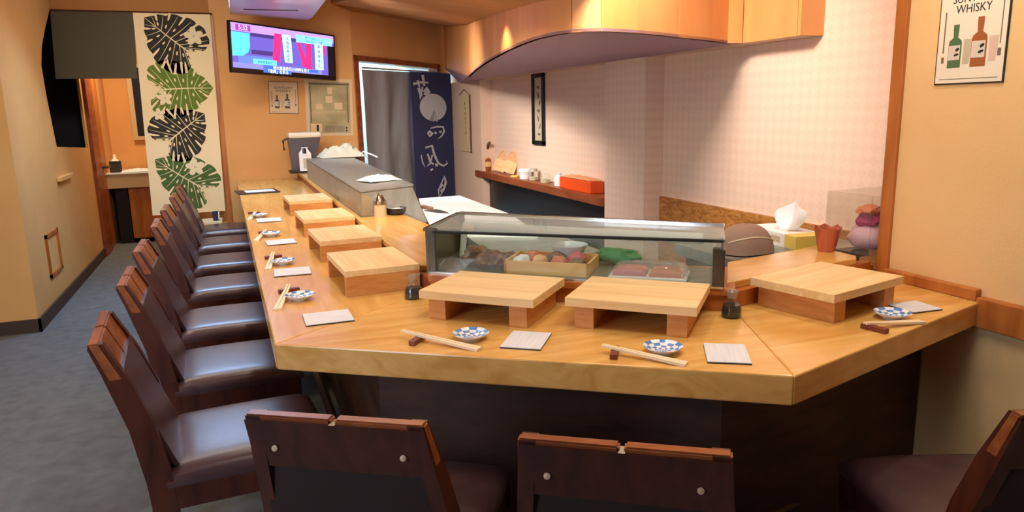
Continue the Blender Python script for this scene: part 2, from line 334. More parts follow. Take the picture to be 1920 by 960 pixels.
# angled wall with kitchen doorway
P0 = Vector((1.13, YB, 0)); P1 = Vector((2.32, 7.92, 0)); LU = (P1 - P0).length; U = (P1 - P0).normalized(); NA = Vector((U.y, -U.x, 0))
AM = frame_mtx(P0, U, NA)
D0, D1, DZ0, DZ1 = .05, LU - .22, 1.80, 1.765
bm = holed([(0, 0), (LU, 0), (LU, CZ), (0, CZ)], [(D0, .02), (D1, .02), (D1, DZ1), (D0, DZ0)], .1); struct('wall_kitchen_doorway', xform(bm, AM), 'orange_wall')
bm = bmesh.new(); prism([(D0 - .035, 0), (D0 + .012, 0), (D0 + .012, DZ0), (D0 - .035, DZ0 + .05)], -.1, .02, bm=bm)
prism([(D1 - .012, 0), (D1 + .035, 0), (D1 + .035, DZ1 + .05), (D1 - .012, DZ1)], -.1, .02, bm=bm)
prism([(D0 - .035, DZ0), (D1 + .035, DZ1), (D1 + .035, DZ1 + .05), (D0 - .035, DZ0 + .05)], -.1, .02, bm=bm)
struct('door_1', xform(bm, AM), 'redwood')
# lit kitchen behind
bm = box(1.2, 3.0, 9.5, 9.56, 0, CZ); box(2.94, 3.0, 8.1, 9.5, 0, CZ, bm=bm); box(1.14, 1.2, 7.3, 9.5, 0, CZ, bm=bm); struct('wall_back_kitchen', bm, 'kitchenwhite')
# pillars
struct('pillar', box(XF, XP, 3.82, 4.32, 0, 1.62), 'pink_wall')
struct('pillar', box(XF, XP, 6.87, 7.95, 0, 1.62), 'pink_plain')
# trim post at the end of the right wall
struct('trim_5', box(XR - .012, XR + .1, 1.755, 1.80, 0, CZ, bev=.004), 'trimwood')
# wooden rails on right wall
struct('baseboard_right', box(XR - .025, XR, 1.43, 1.755, .75, .785, bev=.004), 'trimwood')
struct('trim_6', box(XR - .03, XR, -1.4, 1.425, .675, .765, bev=.004), 'trimwood')
# burl panel low on the kitchen wall
struct('trim_7', box(XP - .02, XP, 1.76, 3.82, .30, .785), 'burl')

# ---- soffit with curved front
fp = [(877, 144), (892, 130), (910, 117.5), (925, 109), (949, 95.5), (975, 84), (1000, 75), (1025, 68.5), (1050, 64), (1072, 61), (1100, 59), (1128, 58.5), (1160, 59.8), (1193, 62), (1232, 65.3), (1272, 70), (1320, 75), (1364, 81)]
ZS = 1.612
fpts = [Vector((2.26, 7.85, 1.775))] + [atz(px, py, ZS) for px, py in fp] + [Vector((XF, 2.95, ZS)), Vector((XF, 2.59, ZS))]
fcol = [846] + [p[0] for p in fp] + [1366, 1488]
def fascia_at(px):
    for k in range(len(fcol) - 1):
        if fcol[k] <= px <= fcol[k + 1]:
            t = (px - fcol[k]) / (fcol[k + 1] - fcol[k]); return fpts[k].lerp(fpts[k + 1], t)
    return fpts[-1]
sof = struct('soffit', prism([(XF + .03, 7.9), (XF + .03, 2.6), (XP, 2.6), (XP, 7.9)], ZS + .012, CZ), 'fascia')
bm = bmesh.new(); inner = [Vector((XF, p.y if p.y > 2.6 else 2.6, p.z)) for p in fpts]
for k in range(len(fpts) - 3):   # underside strip: fan of quads from front curve to the pillar plane
    a, b = fpts[k], fpts[k + 1]; ta, tb = k / (len(fpts) - 3), (k + 1) / (len(fpts) - 3)
    ya = 7.85 + (2.95 - 7.85) * ta; yb = 7.85 + (2.95 - 7.85) * tb
    lo = [(a.x, a.y, a.z), (b.x, b.y, b.z), (XF + .01, yb, ZS), (XF + .01, ya, ZS if k else a.z)]
    v = [bm.verts.new(p) for p in lo] + [bm.verts.new((p[0], p[1], p[2] + .012)) for p in lo]
    for q in ((0, 1, 2, 3), (4, 5, 6, 7), (0, 1, 5, 4), (1, 2, 6, 5), (2, 3, 7, 6), (3, 0, 4, 7)):
        try: bm.faces.new([v[i] for i in q])
        except Exception: pass
new('underside', bm, 'under', parent=sof)
bm = box(XF + .019, XP, 2.6, 7.9, ZS + .001, ZS + .012); new('underside', bm, 'pink_plain', parent=sof)
seams = [846, 949, 1072, 1128, 1193, 1272, 1366, 1488]
def seg_panel(p0, p1, gap=.002):
    pts = [fascia_at(p0)] + [fpts[k] for k in range(len(fcol)) if p0 < fcol[k] < p1] + [fascia_at(p1)]
    d = (pts[1] - pts[0]).normalized(); pts[0] = pts[0] + Vector((d.x, d.y, 0)) * gap; d = (pts[-1] - pts[-2]).normalized(); pts[-1] = pts[-1] - Vector((d.x, d.y, 0)) * gap
    bm = bmesh.new(); rows = []
    for i, p in enumerate(pts):
        t = pts[min(i + 1, len(pts) - 1)] - pts[max(i - 1, 0)]; n = Vector((t.y, -t.x, 0)).normalized()
        if n.dot(Vector((-1, -.6, 0))) < 0: n = -n
        q = p - n * .018
        rows.append([bm.verts.new(p), bm.verts.new((p.x, p.y, CZ)), bm.verts.new((q.x, q.y, CZ)), bm.verts.new((q.x, q.y, p.z))])
    for a, b in zip(rows, rows[1:]):
        for i in range(4): bm.faces.new((a[i], a[(i + 1) % 4], b[(i + 1) % 4], b[i]))
    bm.faces.new(rows[0]); bm.faces.new(rows[-1][::-1]); return bm
for a, b in zip(seams, seams[1:]): new('panel', seg_panel(a, b), 'fascia', parent=sof, smooth=True)
new('panel', box(XF + .002, XP, 2.572, 2.59, ZS, CZ), 'fascia', parent=sof)
# sloping ceiling in front of the soffit
top = [(852, 50), (885, 45), (905, 37), (926, 28), (949, 21), (985, 12), (1028, 0), (1080, -16), (1130, -34)]
edge = []
for px, py in top:
    g = fascia_at(px); r = ray(px, py); t = math.hypot(g.x, g.y) / math.hypot(r[0], r[1]); edge.append(Vector((g.x * .995, g.y * .995, H + t * r[2])))
A0 = aty(620, 6, YB - .001); A1 = Vector((1.13, YB, 2.235)); A2 = aty(990, -60, 2.3)
side = [A0.lerp(A2, k / 8) for k in range(9)]
bm = bmesh.new(); ev = [bm.verts.new(p) for p in edge]; sv = [bm.verts.new(p) for p in side]
for k in range(8): bm.faces.new((sv[k], sv[k + 1], ev[k + 1], ev[k]))
w1 = bm.verts.new(A1); bm.faces.new((sv[0], ev[0], w1))
r = bmesh.ops.extrude_face_region(bm, geom=bm.faces[:])
for v in [g for g in r['geom'] if isinstance(g, bmesh.types.BMVert)]: v.co.z = CZ + .01
struct('ceiling_slope', bm, 'ceiling')
for px, dz, se in ((949, .0, 5), (1045, .05, 5), (1230, .22, 2)):
    g = fascia_at(px); k = fascia_at(px + 8); t = (k - g); n = Vector((t.y, -t.x, 0)).normalized()
    if n.dot(Vector((-1, -.6, 0))) < 0: n = -n
    p = g + n * .12; spot('soffit_spotlight', (p.x, p.y, 1.765 + dz), (g.x + n.x * .02, g.y + n.y * .02, 1.2), se, WARM, 125, .5, .02)
# ceiling unit
q = [atz(430, -30, 2.12), atz(430, 27, 2.12), atz(578, 38, 2.12), atz(584, 34, 2.12), atz(622, -14, 2.12), atz(640, -40, 2.12)]
u = thing('ceiling_air_unit', 'white air unit tinted as lavender-lit under the ceiling above the television', 'air conditioner', (q[1].x, q[1].y, 2.12))
bm = prism([(p.x - q[1].x, p.y - q[1].y) for p in q], 0, CZ - 2.12, bev=.012); new('casing', bm, 'ac', parent=u)
bm = box(.1, .5, -.35, -.33, -.006, .002); new('air_flap', bm, 'acgrey', parent=u)

# ================================================================ COUNTER
CT = .75
A = Vector((.03, YB - .005)); B_ = Vector((.061, 1.893)); Cc = Vector((1.095, 1.174)); D_ = Vector((2.003, 1.424)); E_ = Vector((2.003, 1.753))
counter = thing('sushi_counter', 'long honey-coloured angled wooden sushi counter with raised inner ledge', 'counter')
LA = Vector((.55, YB - .005)); LB = Vector((.549, 2.2)); LC = Vector((1.29, 1.628)); LD = Vector((2.0, 1.80))
def P2(v): return (v[0], v[1])
mA = (B_ + Vector((.0, 0))); 
j1 = Vector((.62, 2.30)); j2 = Vector((1.33, 1.70))
new('left_top', prism([P2(A), P2(B_), P2(j1), (.62, YB - .005)], .68, CT, bev=.004), 'counter', parent=counter)
new('front_top', prism([P2(B_ + Vector((.0005, 0))), P2(Cc), P2(j2), P2(j1)], .68, CT, bev=.004), 'counter2', parent=counter)
new('right_top', prism([P2(Cc), P2(D_), P2(E_), (2.0, 1.9), P2(j2)], .68, CT, bev=.004), MT['counter2'], parent=counter)
# base set back under the top
new('base_panel', prism([(.36, YB - .01), (.36, 2.12), (.42, 2.12), (.42, YB - .01)], 0, .68), 'basewood', parent=counter)
new('base_panel', prism([(.36, 2.12), (1.16, 1.50), (1.19, 1.55), (.42, 2.15)], 0, .68), 'basewood', parent=counter)
new('base_panel', prism([(1.16, 1.50), (2.0, 1.60), (1.99, 1.66), (1.17, 1.55)], 0, .68), 'basewood', parent=counter)
new('foot_rail', tube([(.28, 6.9, .16), (.28, 2.08, .16), (1.14, 1.48, .16), (1.97, 1.66, .16)], .018), 'darkwood', parent=counter)
# ledge risers and tops
ZL = .82
def riser(a, b, t=.02):
    d = (b - a).normalized(); n = Vector((-d.y, d.x)); return prism([P2(a), P2(b), P2(b + n * t), P2(a + n * t)], CT, ZL - .022)
new('riser', riser(LA + Vector((.01, 0)), LB + Vector((.01, .02))), 'redwood', parent=counter)
new('riser', riser(LB + Vector((.01, .015)), LC + Vector((0, .012))), 'trimwood', parent=counter)
new('riser', riser(Vector((1.285, 1.662)), Vector((1.985, 1.806)), .035), 'trimwood', parent=counter)
new('ledge_top', prism([(.548, YB - .005), (.548, 2.36), (.60, 2.33), (.785, 2.62), (.815, 3.2), (.785, 3.56), (.785, YB - .005)], ZL - .022, ZL, bev=.003), 'counter', parent=counter)
dF = (LC - LB).normalized(); nF = Vector((-dF.y, dF.x))
new('ledge_top', prism([P2(LB - nF * .0), P2(LC), P2(LC + nF * .3), P2(LB + nF * .3)], ZL - .023, ZL - .002, bev=.002), 'trimwood', parent=counter)
new('ledge_top', prism([P2(atz(1362, 530, ZL)), P2(atz(1606, 484, ZL)), P2(atz(1606, 484, ZL) + Vector((.03, .03, 0))), P2(atz(1530, 461, ZL)), P2(atz(1364, 491, ZL))], ZL - .022, ZL, bev=.003), 'counter2', parent=counter)
new('end_block', prism([(1.9, 1.79), (2.0, 1.81), (2.0, 1.95), (1.9, 1.93)], CT - .07, ZL - .035), 'trimwood', parent=counter)

# chef side worktop
wk = thing('work_table', 'steel chef work table behind the case, white sheet on top', 'table', (1.2, 3.8, 0))
new('table_top', prism([(-.26, -1.5), (.22, -1.5), (.24, .95), (-.06, .95)], .70, .735), 'steel', parent=wk)
new('table_body', prism([(-.2, -1.4), (.18, -1.4), (.2, .9), (-.02, .9)], 0, .70), 'steel_b', parent=wk)
ws = [atz(785, 372, .75), atz(862, 366.5, .75), atz(960, 402, .75), atz(1010, 440, .75), atz(815, 440, .75), atz(795, 400, .75)]
bm = prism([P2(p) for p in ws], .735, .75, bev=.003); tag(new('cutting_board', bm, 'white'), 'large white cutting board behind the glass case', 'cutting board')
k0 = atz(808, 394, .7505); kn = thing('knife', 'short wide grey blade with stubby handle on the white cutting board', 'knife', (k0.x, k0.y, .7505), .2)
new('blade', prism([(-.03, -.14), (.015, -.2), (.035, -.12), (.04, .0), (-.045, .0)], 0, .003), 'knife', parent=kn)
new('handle', box(-.012, .02, .0, .13, 0, .018, bev=.005), 'knifeh', parent=kn)
bb = aty(800, 362, 4.95)
tag(new('wooden_tub', box(1.0, 1.22, 5.3, 5.75, .62, .78, bev=.01), 'lightwood'), 'pale wooden box behind the steel hood, in front of the navy banner', 'box')
new('stand', box(1.02, 1.2, 5.32, 5.73, 0, .62), 'steel_b', parent=bpy.data.objects['wooden_tub'])

# ---- steel hood on the left ledge
hood = thing('steel_case', 'long brushed steel refrigerated case with sloping side on the left ledge', 'case')
def loft(s0, s1):
    bm = bmesh.new(); a = [bm.verts.new(p) for p in s0]; b = [bm.verts.new(p) for p in s1]; n = len(a)
    bm.faces.new(a); bm.faces.new(b[::-1])
    for i in range(n): bm.faces.new((a[i], a[(i + 1) % n], b[(i + 1) % n], b[i]))
    return bm
bm = loft([(.575, 3.60, ZL), (.575, 3.57, .946), (.856, 3.665, .953), (.935, 3.70, .75), (.80, 3.64, .75), (.80, 3.64, ZL)], [(.562, 6.06, ZL), (.562, 6.06, .968), (.93, 6.06, .96), (1.0, 6.06, .75), (.82, 6.06, .75), (.82, 6.06, ZL)])
bmesh.ops.bevel(bm, geom=bm.edges[:], offset=.004, segments=2, affect='EDGES'); new('body', bm, 'steel', parent=hood)
bm = loft([(.572, 3.565, .947), (.572, 3.565, .954), (.862, 3.66, .961), (.862, 3.66, .954)], [(.56, 6.07, .969), (.56, 6.07, .976), (.936, 6.07, .968), (.936, 6.07, .961)])
new('lid', bm, 'steel', parent=hood)
new('end_feet', box(.6, .8, 6.02, 6.05, ZL - .0, ZL + .01), 'rubber', parent=hood)

def crumple(cx, cy, cz, wx, wy, h, rz, seed, n=18):
    def fn(u, v):
        x = (u - .5) * wx; y = (v - .5) * wy; e = (1 - abs(2 * u - 1) ** 4) * (1 - abs(2 * v - 1) ** 4)
        q = noise.noise(Vector((u * 4 + seed, v * 3, seed))); q2 = noise.noise(Vector((u * 9, v * 7 + seed, 2)))
        r = 1 + .18 * noise.noise(Vector((u * 2, v * 2, seed + 5)))
        x *= r; y *= r; return (cx + x * math.cos(rz) - y * math.sin(rz), cy + x * math.sin(rz) + y * math.cos(rz), cz + .004 + h * e * (.55 + .7 * abs(q) + .35 * abs(q2)))
    bm = sheet(fn, n, n, .003)
    return bm
tag(new('folded_towel', crumple(.745, 3.98, .962, .19, .17, .03, .3, 3), 'whitecloth', smooth=True), 'crumpled white towel lying on the near end of the steel case', 'towel')
tag(new('folded_towel', crumple(.85, 6.15, .962, .36, .28, .10, .1, 9), 'greycloth', smooth=True), 'grey-green folded cloth heaped at the far end of the steel case', 'towel')
bpy.data.objects['folded_towel.001'].location.z += .01
new('under_bin', box(.79, 1.0, 6.09, 6.4, .0, .965), 'steel_b')
o = bpy.data.objects['under_bin']; o.name = 'steel_cabinet'; tag(o, 'steel cabinet under the grey cloth at the far end of the ledge', 'cabinet')
c0 = aty(683, 300, 6.0)
clip = tube([(c0.x - .05, 5.9, .985), (c0.x - .02, 5.92, 1.02), (c0.x + .03, 5.85, 1.0), (c0.x + .05, 5.7, .985)], .006); tag(new('cable_tie', clip, 'white'), 'white looped strap at the edge of the steel case by the doorway', 'strap')

# ---- glass case
FL = Vector((.557, 2.219)); FR = Vector((1.264, 1.648)); BR = Vector((1.40, 1.835)); BL = Vector((.757, 2.515)); Z1 = .962; ZB = ZL - .002
gc = thing('glass_case', 'glass-fronted refrigerated sushi case on the front ledge', 'case')
new('base_tray', prism([P2(FL), P2(FR), P2(BR), P2(BL)], ZB, ZB + .008), 'steel', parent=gc)
def wallq(a, b, z0, z1, t=.004):
    d = (b - a).normalized(); n = Vector((-d.y, d.x)); return prism([P2(a), P2(b), P2(b + n * t), P2(a + n * t)], z0, z1)
eF = (FR - FL).normalized(); nG = Vector((-eF.y, eF.x)); eL = (BL - FL).normalized(); eR = (BR - FR).normalized()
def post(p, wv, dv, z1=Z1): return prism([P2(p), P2(p + wv), P2(p + wv + dv), P2(p + dv)], ZB, z1, bev=.002)
new('post', post(FL - eF * .006, eF * .036, eL * .03), 'steel_b', parent=gc)
new('post', post(FR - eF * .032, eF * .034, eR * .03, Z1 - .03), 'steel_b', parent=gc)
new('post', post(BL - eL * .02, eF * .02, eL * .02), 'steel_b', parent=gc)
new('front_glass', wallq(FL + eF * .025, FR - eF * .03, ZB + .008, Z1 - .006), 'glass', parent=gc)
new('top_glass', prism([P2(FL + eF * .01 + nG * .012), P2(FR + nG * .012), P2(BR), P2(BL)], Z1 - .006, Z1), 'glass_dew', parent=gc)
new('side_glass', wallq(FR, BR - eR * .01, Z1 - .034, Z1 - .002), 'glass_dew', parent=gc)
new('side_panel', wallq(FR + nG * .0, BR, ZB, Z1 - .034, .006), 'steel_b', parent=gc)
new('side_panel', wallq(FL, BL, ZB, Z1 - .008, .004), 'steel_b', parent=gc)
new('back_glass', wallq(BL, BR, ZB + .008, Z1 - .02, .004), 'glass_dew', parent=gc)
new('gasket', wallq(FL + eF * .02, FR, Z1 - .012, Z1 - .004, .010), 'rubber', parent=gc)
bm = wallq(BL - nG * .008, BR - nG * .008, Z1 - .004, Z1 + .006, .018); new('top_rail', bm, 'chrome', parent=gc)
bm = wallq(FL, BL, Z1 - .006, Z1 + .004, .012); new('top_rail', bm, 'chrome', parent=gc)
bm = wallq(FL - nG * .004, FR - nG * .004, ZB, ZB + .006, .008); new('bottom_rail', bm, 'chrome', parent=gc)
a = BL.lerp(FL, .28) + eF * .05; b = BR.lerp(FR, .3) - eF * .06
new('cooling_pipe', tube([(a.x, a.y, Z1 - .03), ((a.x + b.x) / 2, (a.y + b.y) / 2, Z1 - .032), (b.x, b.y, Z1 - .03)], .017, 12), 'frost', parent=gc, smooth=True)
new('cooling_pipe', tube([(a.x, a.y, Z1 - .03), (a.x - .02, a.y - .02, ZB + .01)], .011, 10), 'frost', parent=gc, smooth=True)
ZT = ZB + .008
def on_case(s, t, z=ZT):   # s along the case, t front to back
    p = FL.lerp(FR, s) + (nG * .28 * t); return Vector((p.x, p.y, z))
RZC = math.atan2(eF.y, eF.x)
tp = on_case(.42, .38); tr = thing('wooden_tray', 'shallow wooden tray of shellfish inside the glass case', 'tray', tp, RZC)
bm = box(-.135, .135, -.075, .085, 0, .006); new('tray_base', bm, 'lightwood', parent=tr)
for r in ((-.135, .135, -.08, -.072), (-.135, .135, .082, .09), (-.135, -.127, -.08, .09), (.127, .135, -.08, .09)): new('tray_side', box(*r, 0, .04), 'lightwood', parent=tr)
def blob(sx, sy, sz, seed, amp=.25):
    bm = bmesh.new(); bmesh.ops.create_icosphere(bm, subdivisions=3, radius=1)
    for v in bm.verts:
        k = 1 + amp * noise.noise(v.co * 1.6 + Vector((seed, 0, 0))) + amp * .4 * noise.noise(v.co * 4 + Vector((0, seed, 0))); v.co = Vector((v.co.x * sx * k, v.co.y * sy * k, max(v.co.z, -.8) * sz * k))
    zmin = min(v.co.z for v in bm.verts)
    for v in bm.verts: v.co.z -= zmin
    return bm
M2 = Matrix.Translation(tp) @ Matrix.Rotation(RZC, 4, 'Z')
for i, (x, y, m_, lab) in enumerate([(-.09, -.03, 'chinaw', 'whitish shellfish piece at the left front of the wooden tray'), (-.03, -.03, 'lightwood', 'pale tan shellfish piece in the front middle of the wooden tray'), (.03, -.03, 'salmon', 'salmon-pink fish piece at the front of the wooden tray'), (.09, -.03, 'octo', 'mottled brown shellfish piece at the right front of the wooden tray'), (-.07, .04, 'salmon', 'orange fish piece at the back left of the wooden tray'), (.0, .045, 'octo', 'brown shellfish piece at the back middle of the wooden tray'), (.07, .04, 'tuna', 'pink fish piece at the back right of the wooden tray')]):
    p = M2 @ Vector((x, y, .006)); o = new('seafood_piece', blob(.03, .026, .024, i * 3.1), m_, smooth=True); o.location = p; o.rotation_euler.z = i; tag(o, lab, 'seafood', 'seafood in the wooden tray')
tp2 = on_case(.76, .30); tr2 = thing('plastic_tray', 'clear-wrapped white tray holding pink fish in the glass case', 'tray', tp2, RZC)
new('tray_base', box(-.115, .115, -.06, .06, 0, .008, bev=.003), 'white', parent=tr2)
new('wrap_film', sheet(lambda u, v: ((u - .5) * .235, (v - .5) * .128, .04 + .008 * noise.noise(Vector((u * 5, v * 4, 1))) - .03 * max(abs(2 * u - 1) ** 8, abs(2 * v - 1) ** 8)), 16, 10, .001), 'wrap', parent=tr2, smooth=True)
M3 = Matrix.Translation(tp2) @ Matrix.Rotation(RZC, 4, 'Z')
for i, (x, y, m_, lab) in enumerate([(-.055, -.005, 'tuna', 'rosy pink fish block in the left of the white tray'), (.055, -.005, 'salmon', 'orange-pink fish block in the right of the white tray')]):
    o = new('fish_block', xform(pillow(.1, .085, .024, 10, 6), Matrix.Identity(4)), m_, smooth=True); o.matrix_world = M3 @ Matrix.Translation((x, y, .008)); tag(o, lab, 'fish', 'fish blocks')
for i, (s, t, a_, lab) in enumerate([(.13, .45, .045, 'dark mottled shellfish lump at the far left of the case'), (.2, .3, .04, 'brown curled shellfish left of the wooden tray'), (.24, .55, .036, 'small brown shellfish behind the tray corner')]):
    o = new('shellfish', blob(a_, a_ * .8, a_ * .7, 5 + i * 2.3, .5), 'octo', smooth=True); o.location = on_case(s, t); tag(o, lab, 'shellfish', 'shellfish in the case')
o = new('porcelain_dish', lathe([(0, 0), (.03, 0), (.062, .028), (.058, .028), (.028, .006), (0, .006)], 24), 'chinaw', smooth=True); o.location = on_case(.45, .80, ZT); o.scale = (1, 1, 2.2); tag(o, 'white porcelain dish at the back of the glass case', 'dish')
o = new('leaf_garnish', blob(.075, .04, .028, 2, .35), 'greenleaf', smooth=True); o.location = on_case(.62, .84, ZT); o.rotation_euler.z = RZC; tag(o, 'green leaf garnish lying at the back of the glass case', 'leaf')

# ================================================================ SERVING BOARDS
def make_board():
    L, W, Hh = .345, .265, .085
    r = thing('serving_board', '', 'serving board')
    new('board_top', box(-L / 2, L / 2, -W / 2, W / 2, Hh - .024, Hh, bev=.0015), 'board', parent=r)
    for s in (-1, 1): new('leg', box(s * (L / 2 - .05) - .026, s * (L / 2 - .05) + .026, -W / 2 + .012, W / 2 - .012, 0, Hh - .024, bev=.001), 'board_side', parent=r)
    return r
def board_from(px, z, label, src=[None]):
    """px: the four top corners in the photo; the stand is squared up on the counter"""
    p = [atz(a, b, z) for a, b in px]; c = sum(p, Vector()) / 4
    d = ((p[1] - p[0]) + (p[2] - p[3])); rz = math.atan2(d.y, d.x)
    if src[0] is None: o = src[0] = make_board()
    else: o = copy_tree(src[0])
    o.location = (c.x, c.y, CT); o.rotation_euler = (0, 0, rz); tag(o, label, 'serving board', 'wooden serving boards on the counter'); return o
ZBD = CT + .085
board_from([(800, 542), (1005, 562), (1040, 520), (862, 510)], ZBD, 'pale wooden serving board left of the two before the glass case')
board_from([(1087, 555), (1287, 572), (1305, 533), (1125, 522)], ZBD, 'pale wooden serving board right of the two before the glass case')
board_from([(1540, 546), (1648, 517), (1560, 495), (1452, 520)], ZBD, 'pale wooden serving board at the right end near the amber post')
def left_board(pl, label):
    p = [atz(a, b, ZBD) for a, b in pl]; c = sum(p, Vector()) / 4; d = ((p[3] - p[0]) + (p[2] - p[1])); rz = math.atan2(d.y, d.x)
    L, W, Hh = .355, .245, .085
    r = thing('serving_board', label, 'serving board', (c.x, c.y, CT), rz, 'wooden serving boards on the counter')
    new('board_top', box(-L / 2, L / 2, -W / 2, W / 2, Hh - .02, Hh, bev=.0012), 'board', parent=r)
    for s in (-1, 1): new('leg', box(s * (L / 2 - .0145) - .0135, s * (L / 2 - .0145) + .0135, -W / 2 + .001, W / 2 - .001, 0, Hh - .02, bev=.001), 'board_side', parent=r)
    return r
# corners: near-left, near-right, far-right, far-left
left_board([(653, 508), (777, 493), (727, 463), (625, 475)], 'nearest pale wooden serving board on the long left counter')
left_board([(606, 453), (709, 442), (672, 420), (585, 430)], 'second-nearest pale wooden serving board on the left counter')
left_board([(575, 412), (661, 406), (632, 389), (560, 395)], 'third wooden serving board along the left counter')
left_board([(545, 376.5), (620, 373), (600, 363), (537, 366)], 'farthest wooden serving board on the left counter')

# ================================================================ PLACE SETTINGS
def make_plate():
    r = thing('small_plate', '', 'plate'); bm = bmesh.new(); prof = [(0, .006), (.010, .006), (.019, .0065), (.028, .009), (.037, .0135), (.046, .019), (.0475, .0185), (.046, .0165), (.034, .008), (.024, .003), (.022, 0), (0, 0)]
    n = 24; lathe(prof, n, bm)
    me = new('dish', bm, None, parent=r, smooth=True, mats=['chinaw', 'chinab'])
    for p in me.data.polygons:
        c = p.center; rr = math.hypot(c.x, c.y); k = int((math.atan2(c.y, c.x) + PI) / (2 * PI) * n + .001); ring = int(rr / .0093)
        if p.normal.z > .3 and rr < .0465: p.material_index = (ring + k // 2) % 2
    new('foot_ring', lathe([(.020, 0), (.023, 0), (.0235, .003), (.020, .003)], 24), 'chinaw', parent=r); return r
def make_sticks():
    r = thing('chopsticks', '', 'chopsticks')
    for s in (-1, 1):
        bm = loft([(-.105, s * .0035 - .002, .0), (-.105, s * .0035 + .002, .0), (-.105, s * .0035 + .002, .005), (-.105, s * .0035 - .002, .005)], [(.125, s * .0055 - .005, 0), (.125, s * .0055 + .005, 0), (.125, s * .0055 + .005, .007), (.125, s * .0055 - .005, .007)])
        new('stick', bm, 'stick', parent=r)
    return r
def make_rest(): return new('chopstick_rest', prism([(-.034, -.009), (.034, -.009), (.034, .009), (-.034, .009)], 0, .013, bev=.0015), 'rest')
def make_mat():
    r = thing('paper_napkin', '', 'napkin'); new('paper', box(-.06, .06, -.05, .05, .003, .005), 'napkin', parent=r); new('dark_sleeve', box(-.0605, .0605, -.0505, .0505, 0, .003), 'black', parent=r); return r
pl0, st0, re0, ma0 = make_plate(), make_sticks(), make_rest(), make_mat(); first = {}
def put(kind, src, loc, rz, label, cat, group, scale=None):
    if kind not in first: o = src; first[kind] = 1
    else: o = copy_tree(src)
    o.location = loc; o.rotation_euler = (0, 0, rz)
    if scale: o.scale = scale
    tag(o, label, cat, group); return o
def setting(plate, tip, end, rest, mat4, word, s=1):
    c = atz(*plate, CT + .01); put('plate', pl0, (c.x, c.y, CT), random.random(), 'blue and white checked small plate ' + word, 'plate', 'blue checked plates on the counter')
    a = atz(*tip, CT + .016); b = atz(*end, CT + .006); d = (b - a); mid = (a + b) / 2; L = math.hypot(d.x, d.y)
    rr0, rr1 = atz(*rest[0], CT + .008), atz(*rest[1], CT + .008); rc = (rr0 + rr1) / 2; rd = rr1 - rr0
    put('rest', re0, (rc.x, rc.y, CT), math.atan2(rd.y, rd.x), 'dark red-brown chopstick rest ' + word, 'chopstick rest', 'chopstick rests')
    # sticks lie with the thick end on the counter and the shaft on the rest
    u = Vector((d.x, d.y)).normalized(); t0 = (Vector((rc.x, rc.y)) - Vector((mid.x, mid.y))).dot(u)
    o = put('stick', st0, (0, 0, 0), 0, 'pale wooden chopstick pair ' + word, 'chopsticks', 'chopsticks on the counter')
    ang = math.atan2(.0133, (L / 2 - t0)); lz = CT + .0002 + (L / 2) * math.tan(ang)
    o.rotation_euler = (0, ang, math.atan2(u.y, u.x)); o.location = (mid.x, mid.y, lz); o.scale = (L / .23, 1.15, 1)
    if mat4:
        p = [atz(*q, CT + .005) for q in mat4]; c = sum(p, Vector()) / 4; d1 = (p[1] - p[0]) + (p[2] - p[3]); d2 = (p[3] - p[0]) + (p[2] - p[1])
        put('mat', ma0, (c.x, c.y, CT), math.atan2(d1.y, d1.x), 'grey-white paper napkin packet ' + word, 'napkin', 'napkin packets', (d1.length / 2 / .12, d2.length / 2 / .1, 1))
setting((883, 629), (747, 622), (892, 652), ((768, 646), (797, 626)), [(933, 649), (1010, 654), (1037, 624), (967, 620)], 'before the left front serving board')
setting((1243, 654), (1122, 648), (1280, 680), ((1150, 670), (1155, 650)), [(1320, 677), (1402, 680), (1403, 646), (1325, 643)], 'before the right front serving board')
setting((1673, 590), (1617, 608), (1725, 602), ((1622, 610), (1658, 619)), [(1672, 571), (1720, 588), (1760, 576), (1708, 562)], 'at the right end of the counter')
setting((563, 556), (543, 533), (521, 577), ((522, 546), (561, 541)), [(567, 590), (576, 612), (662, 597), (652, 578)], 'nearest on the long left counter')
setting((531, 491), (513, 473), (503, 503), ((496, 483), (529, 479)), [(513, 504), (515, 518), (583, 512), (581, 500)], 'second-nearest on the left counter')
setting((509, 439), (500, 430), (481, 450), ((484, 436), (512, 433)), [(496, 451), (503, 460), (556, 454), (550, 447)], 'third along the left counter')
setting((487, 404), (480, 396), (468, 411), ((466, 399), (487, 398)), [(480, 410), (483, 417), (529, 413), (525, 407)], 'farthest along the left counter')
mp = atz(482, 360, CT)
mn = thing('folded_menu', 'thin dark folded menu lying alone at the far end of the counter', 'menu', (mp.x, mp.y, CT), .1)
new('cover', box(-.15, .15, -.14, .14, 0, .008, bev=.002), 'black', parent=mn); new('sheet', box(-.09, .12, -.1, .06, .008, .011), 'napkin', parent=mn)

# soy bottles
def make_soy():
    r = thing('soy_sauce_bottle', '', 'bottle')
    new('glass_body', lathe([(0, 0), (.026, 0), (.029, .004), (.029, .02), (.026, .036), (.016, .048), (.013, .055), (.017, .07), (.020, .076), (.018, .076), (.012, .056), (.014, .049), (.0235, .036), (.0265, .02), (.026, .004), (0, .003)], 24), 'clear', parent=r, smooth=True)
    new('sauce', lathe([(0, .0035), (.0255, .0045), (.026, .02), (.0225, .036), (0, .036)], 24), 'soy', parent=r, smooth=True)
    bm = lathe([(0, .055), (.0115, .055), (.017, .072), (.012, .078), (0, .08)], 20); tube([(.01, 0, .07), (.026, 0, .078)], .004, 8, bm=bm); new('stopper', bm, 'wrap', parent=r, smooth=True); return r
s0 = make_soy(); p = atz(775, 559, CT); s0.location = (p.x, p.y, CT); tag(s0, 'small glass soy sauce bottle beside the nearest left serving board', 'bottle', 'soy sauce bottles')
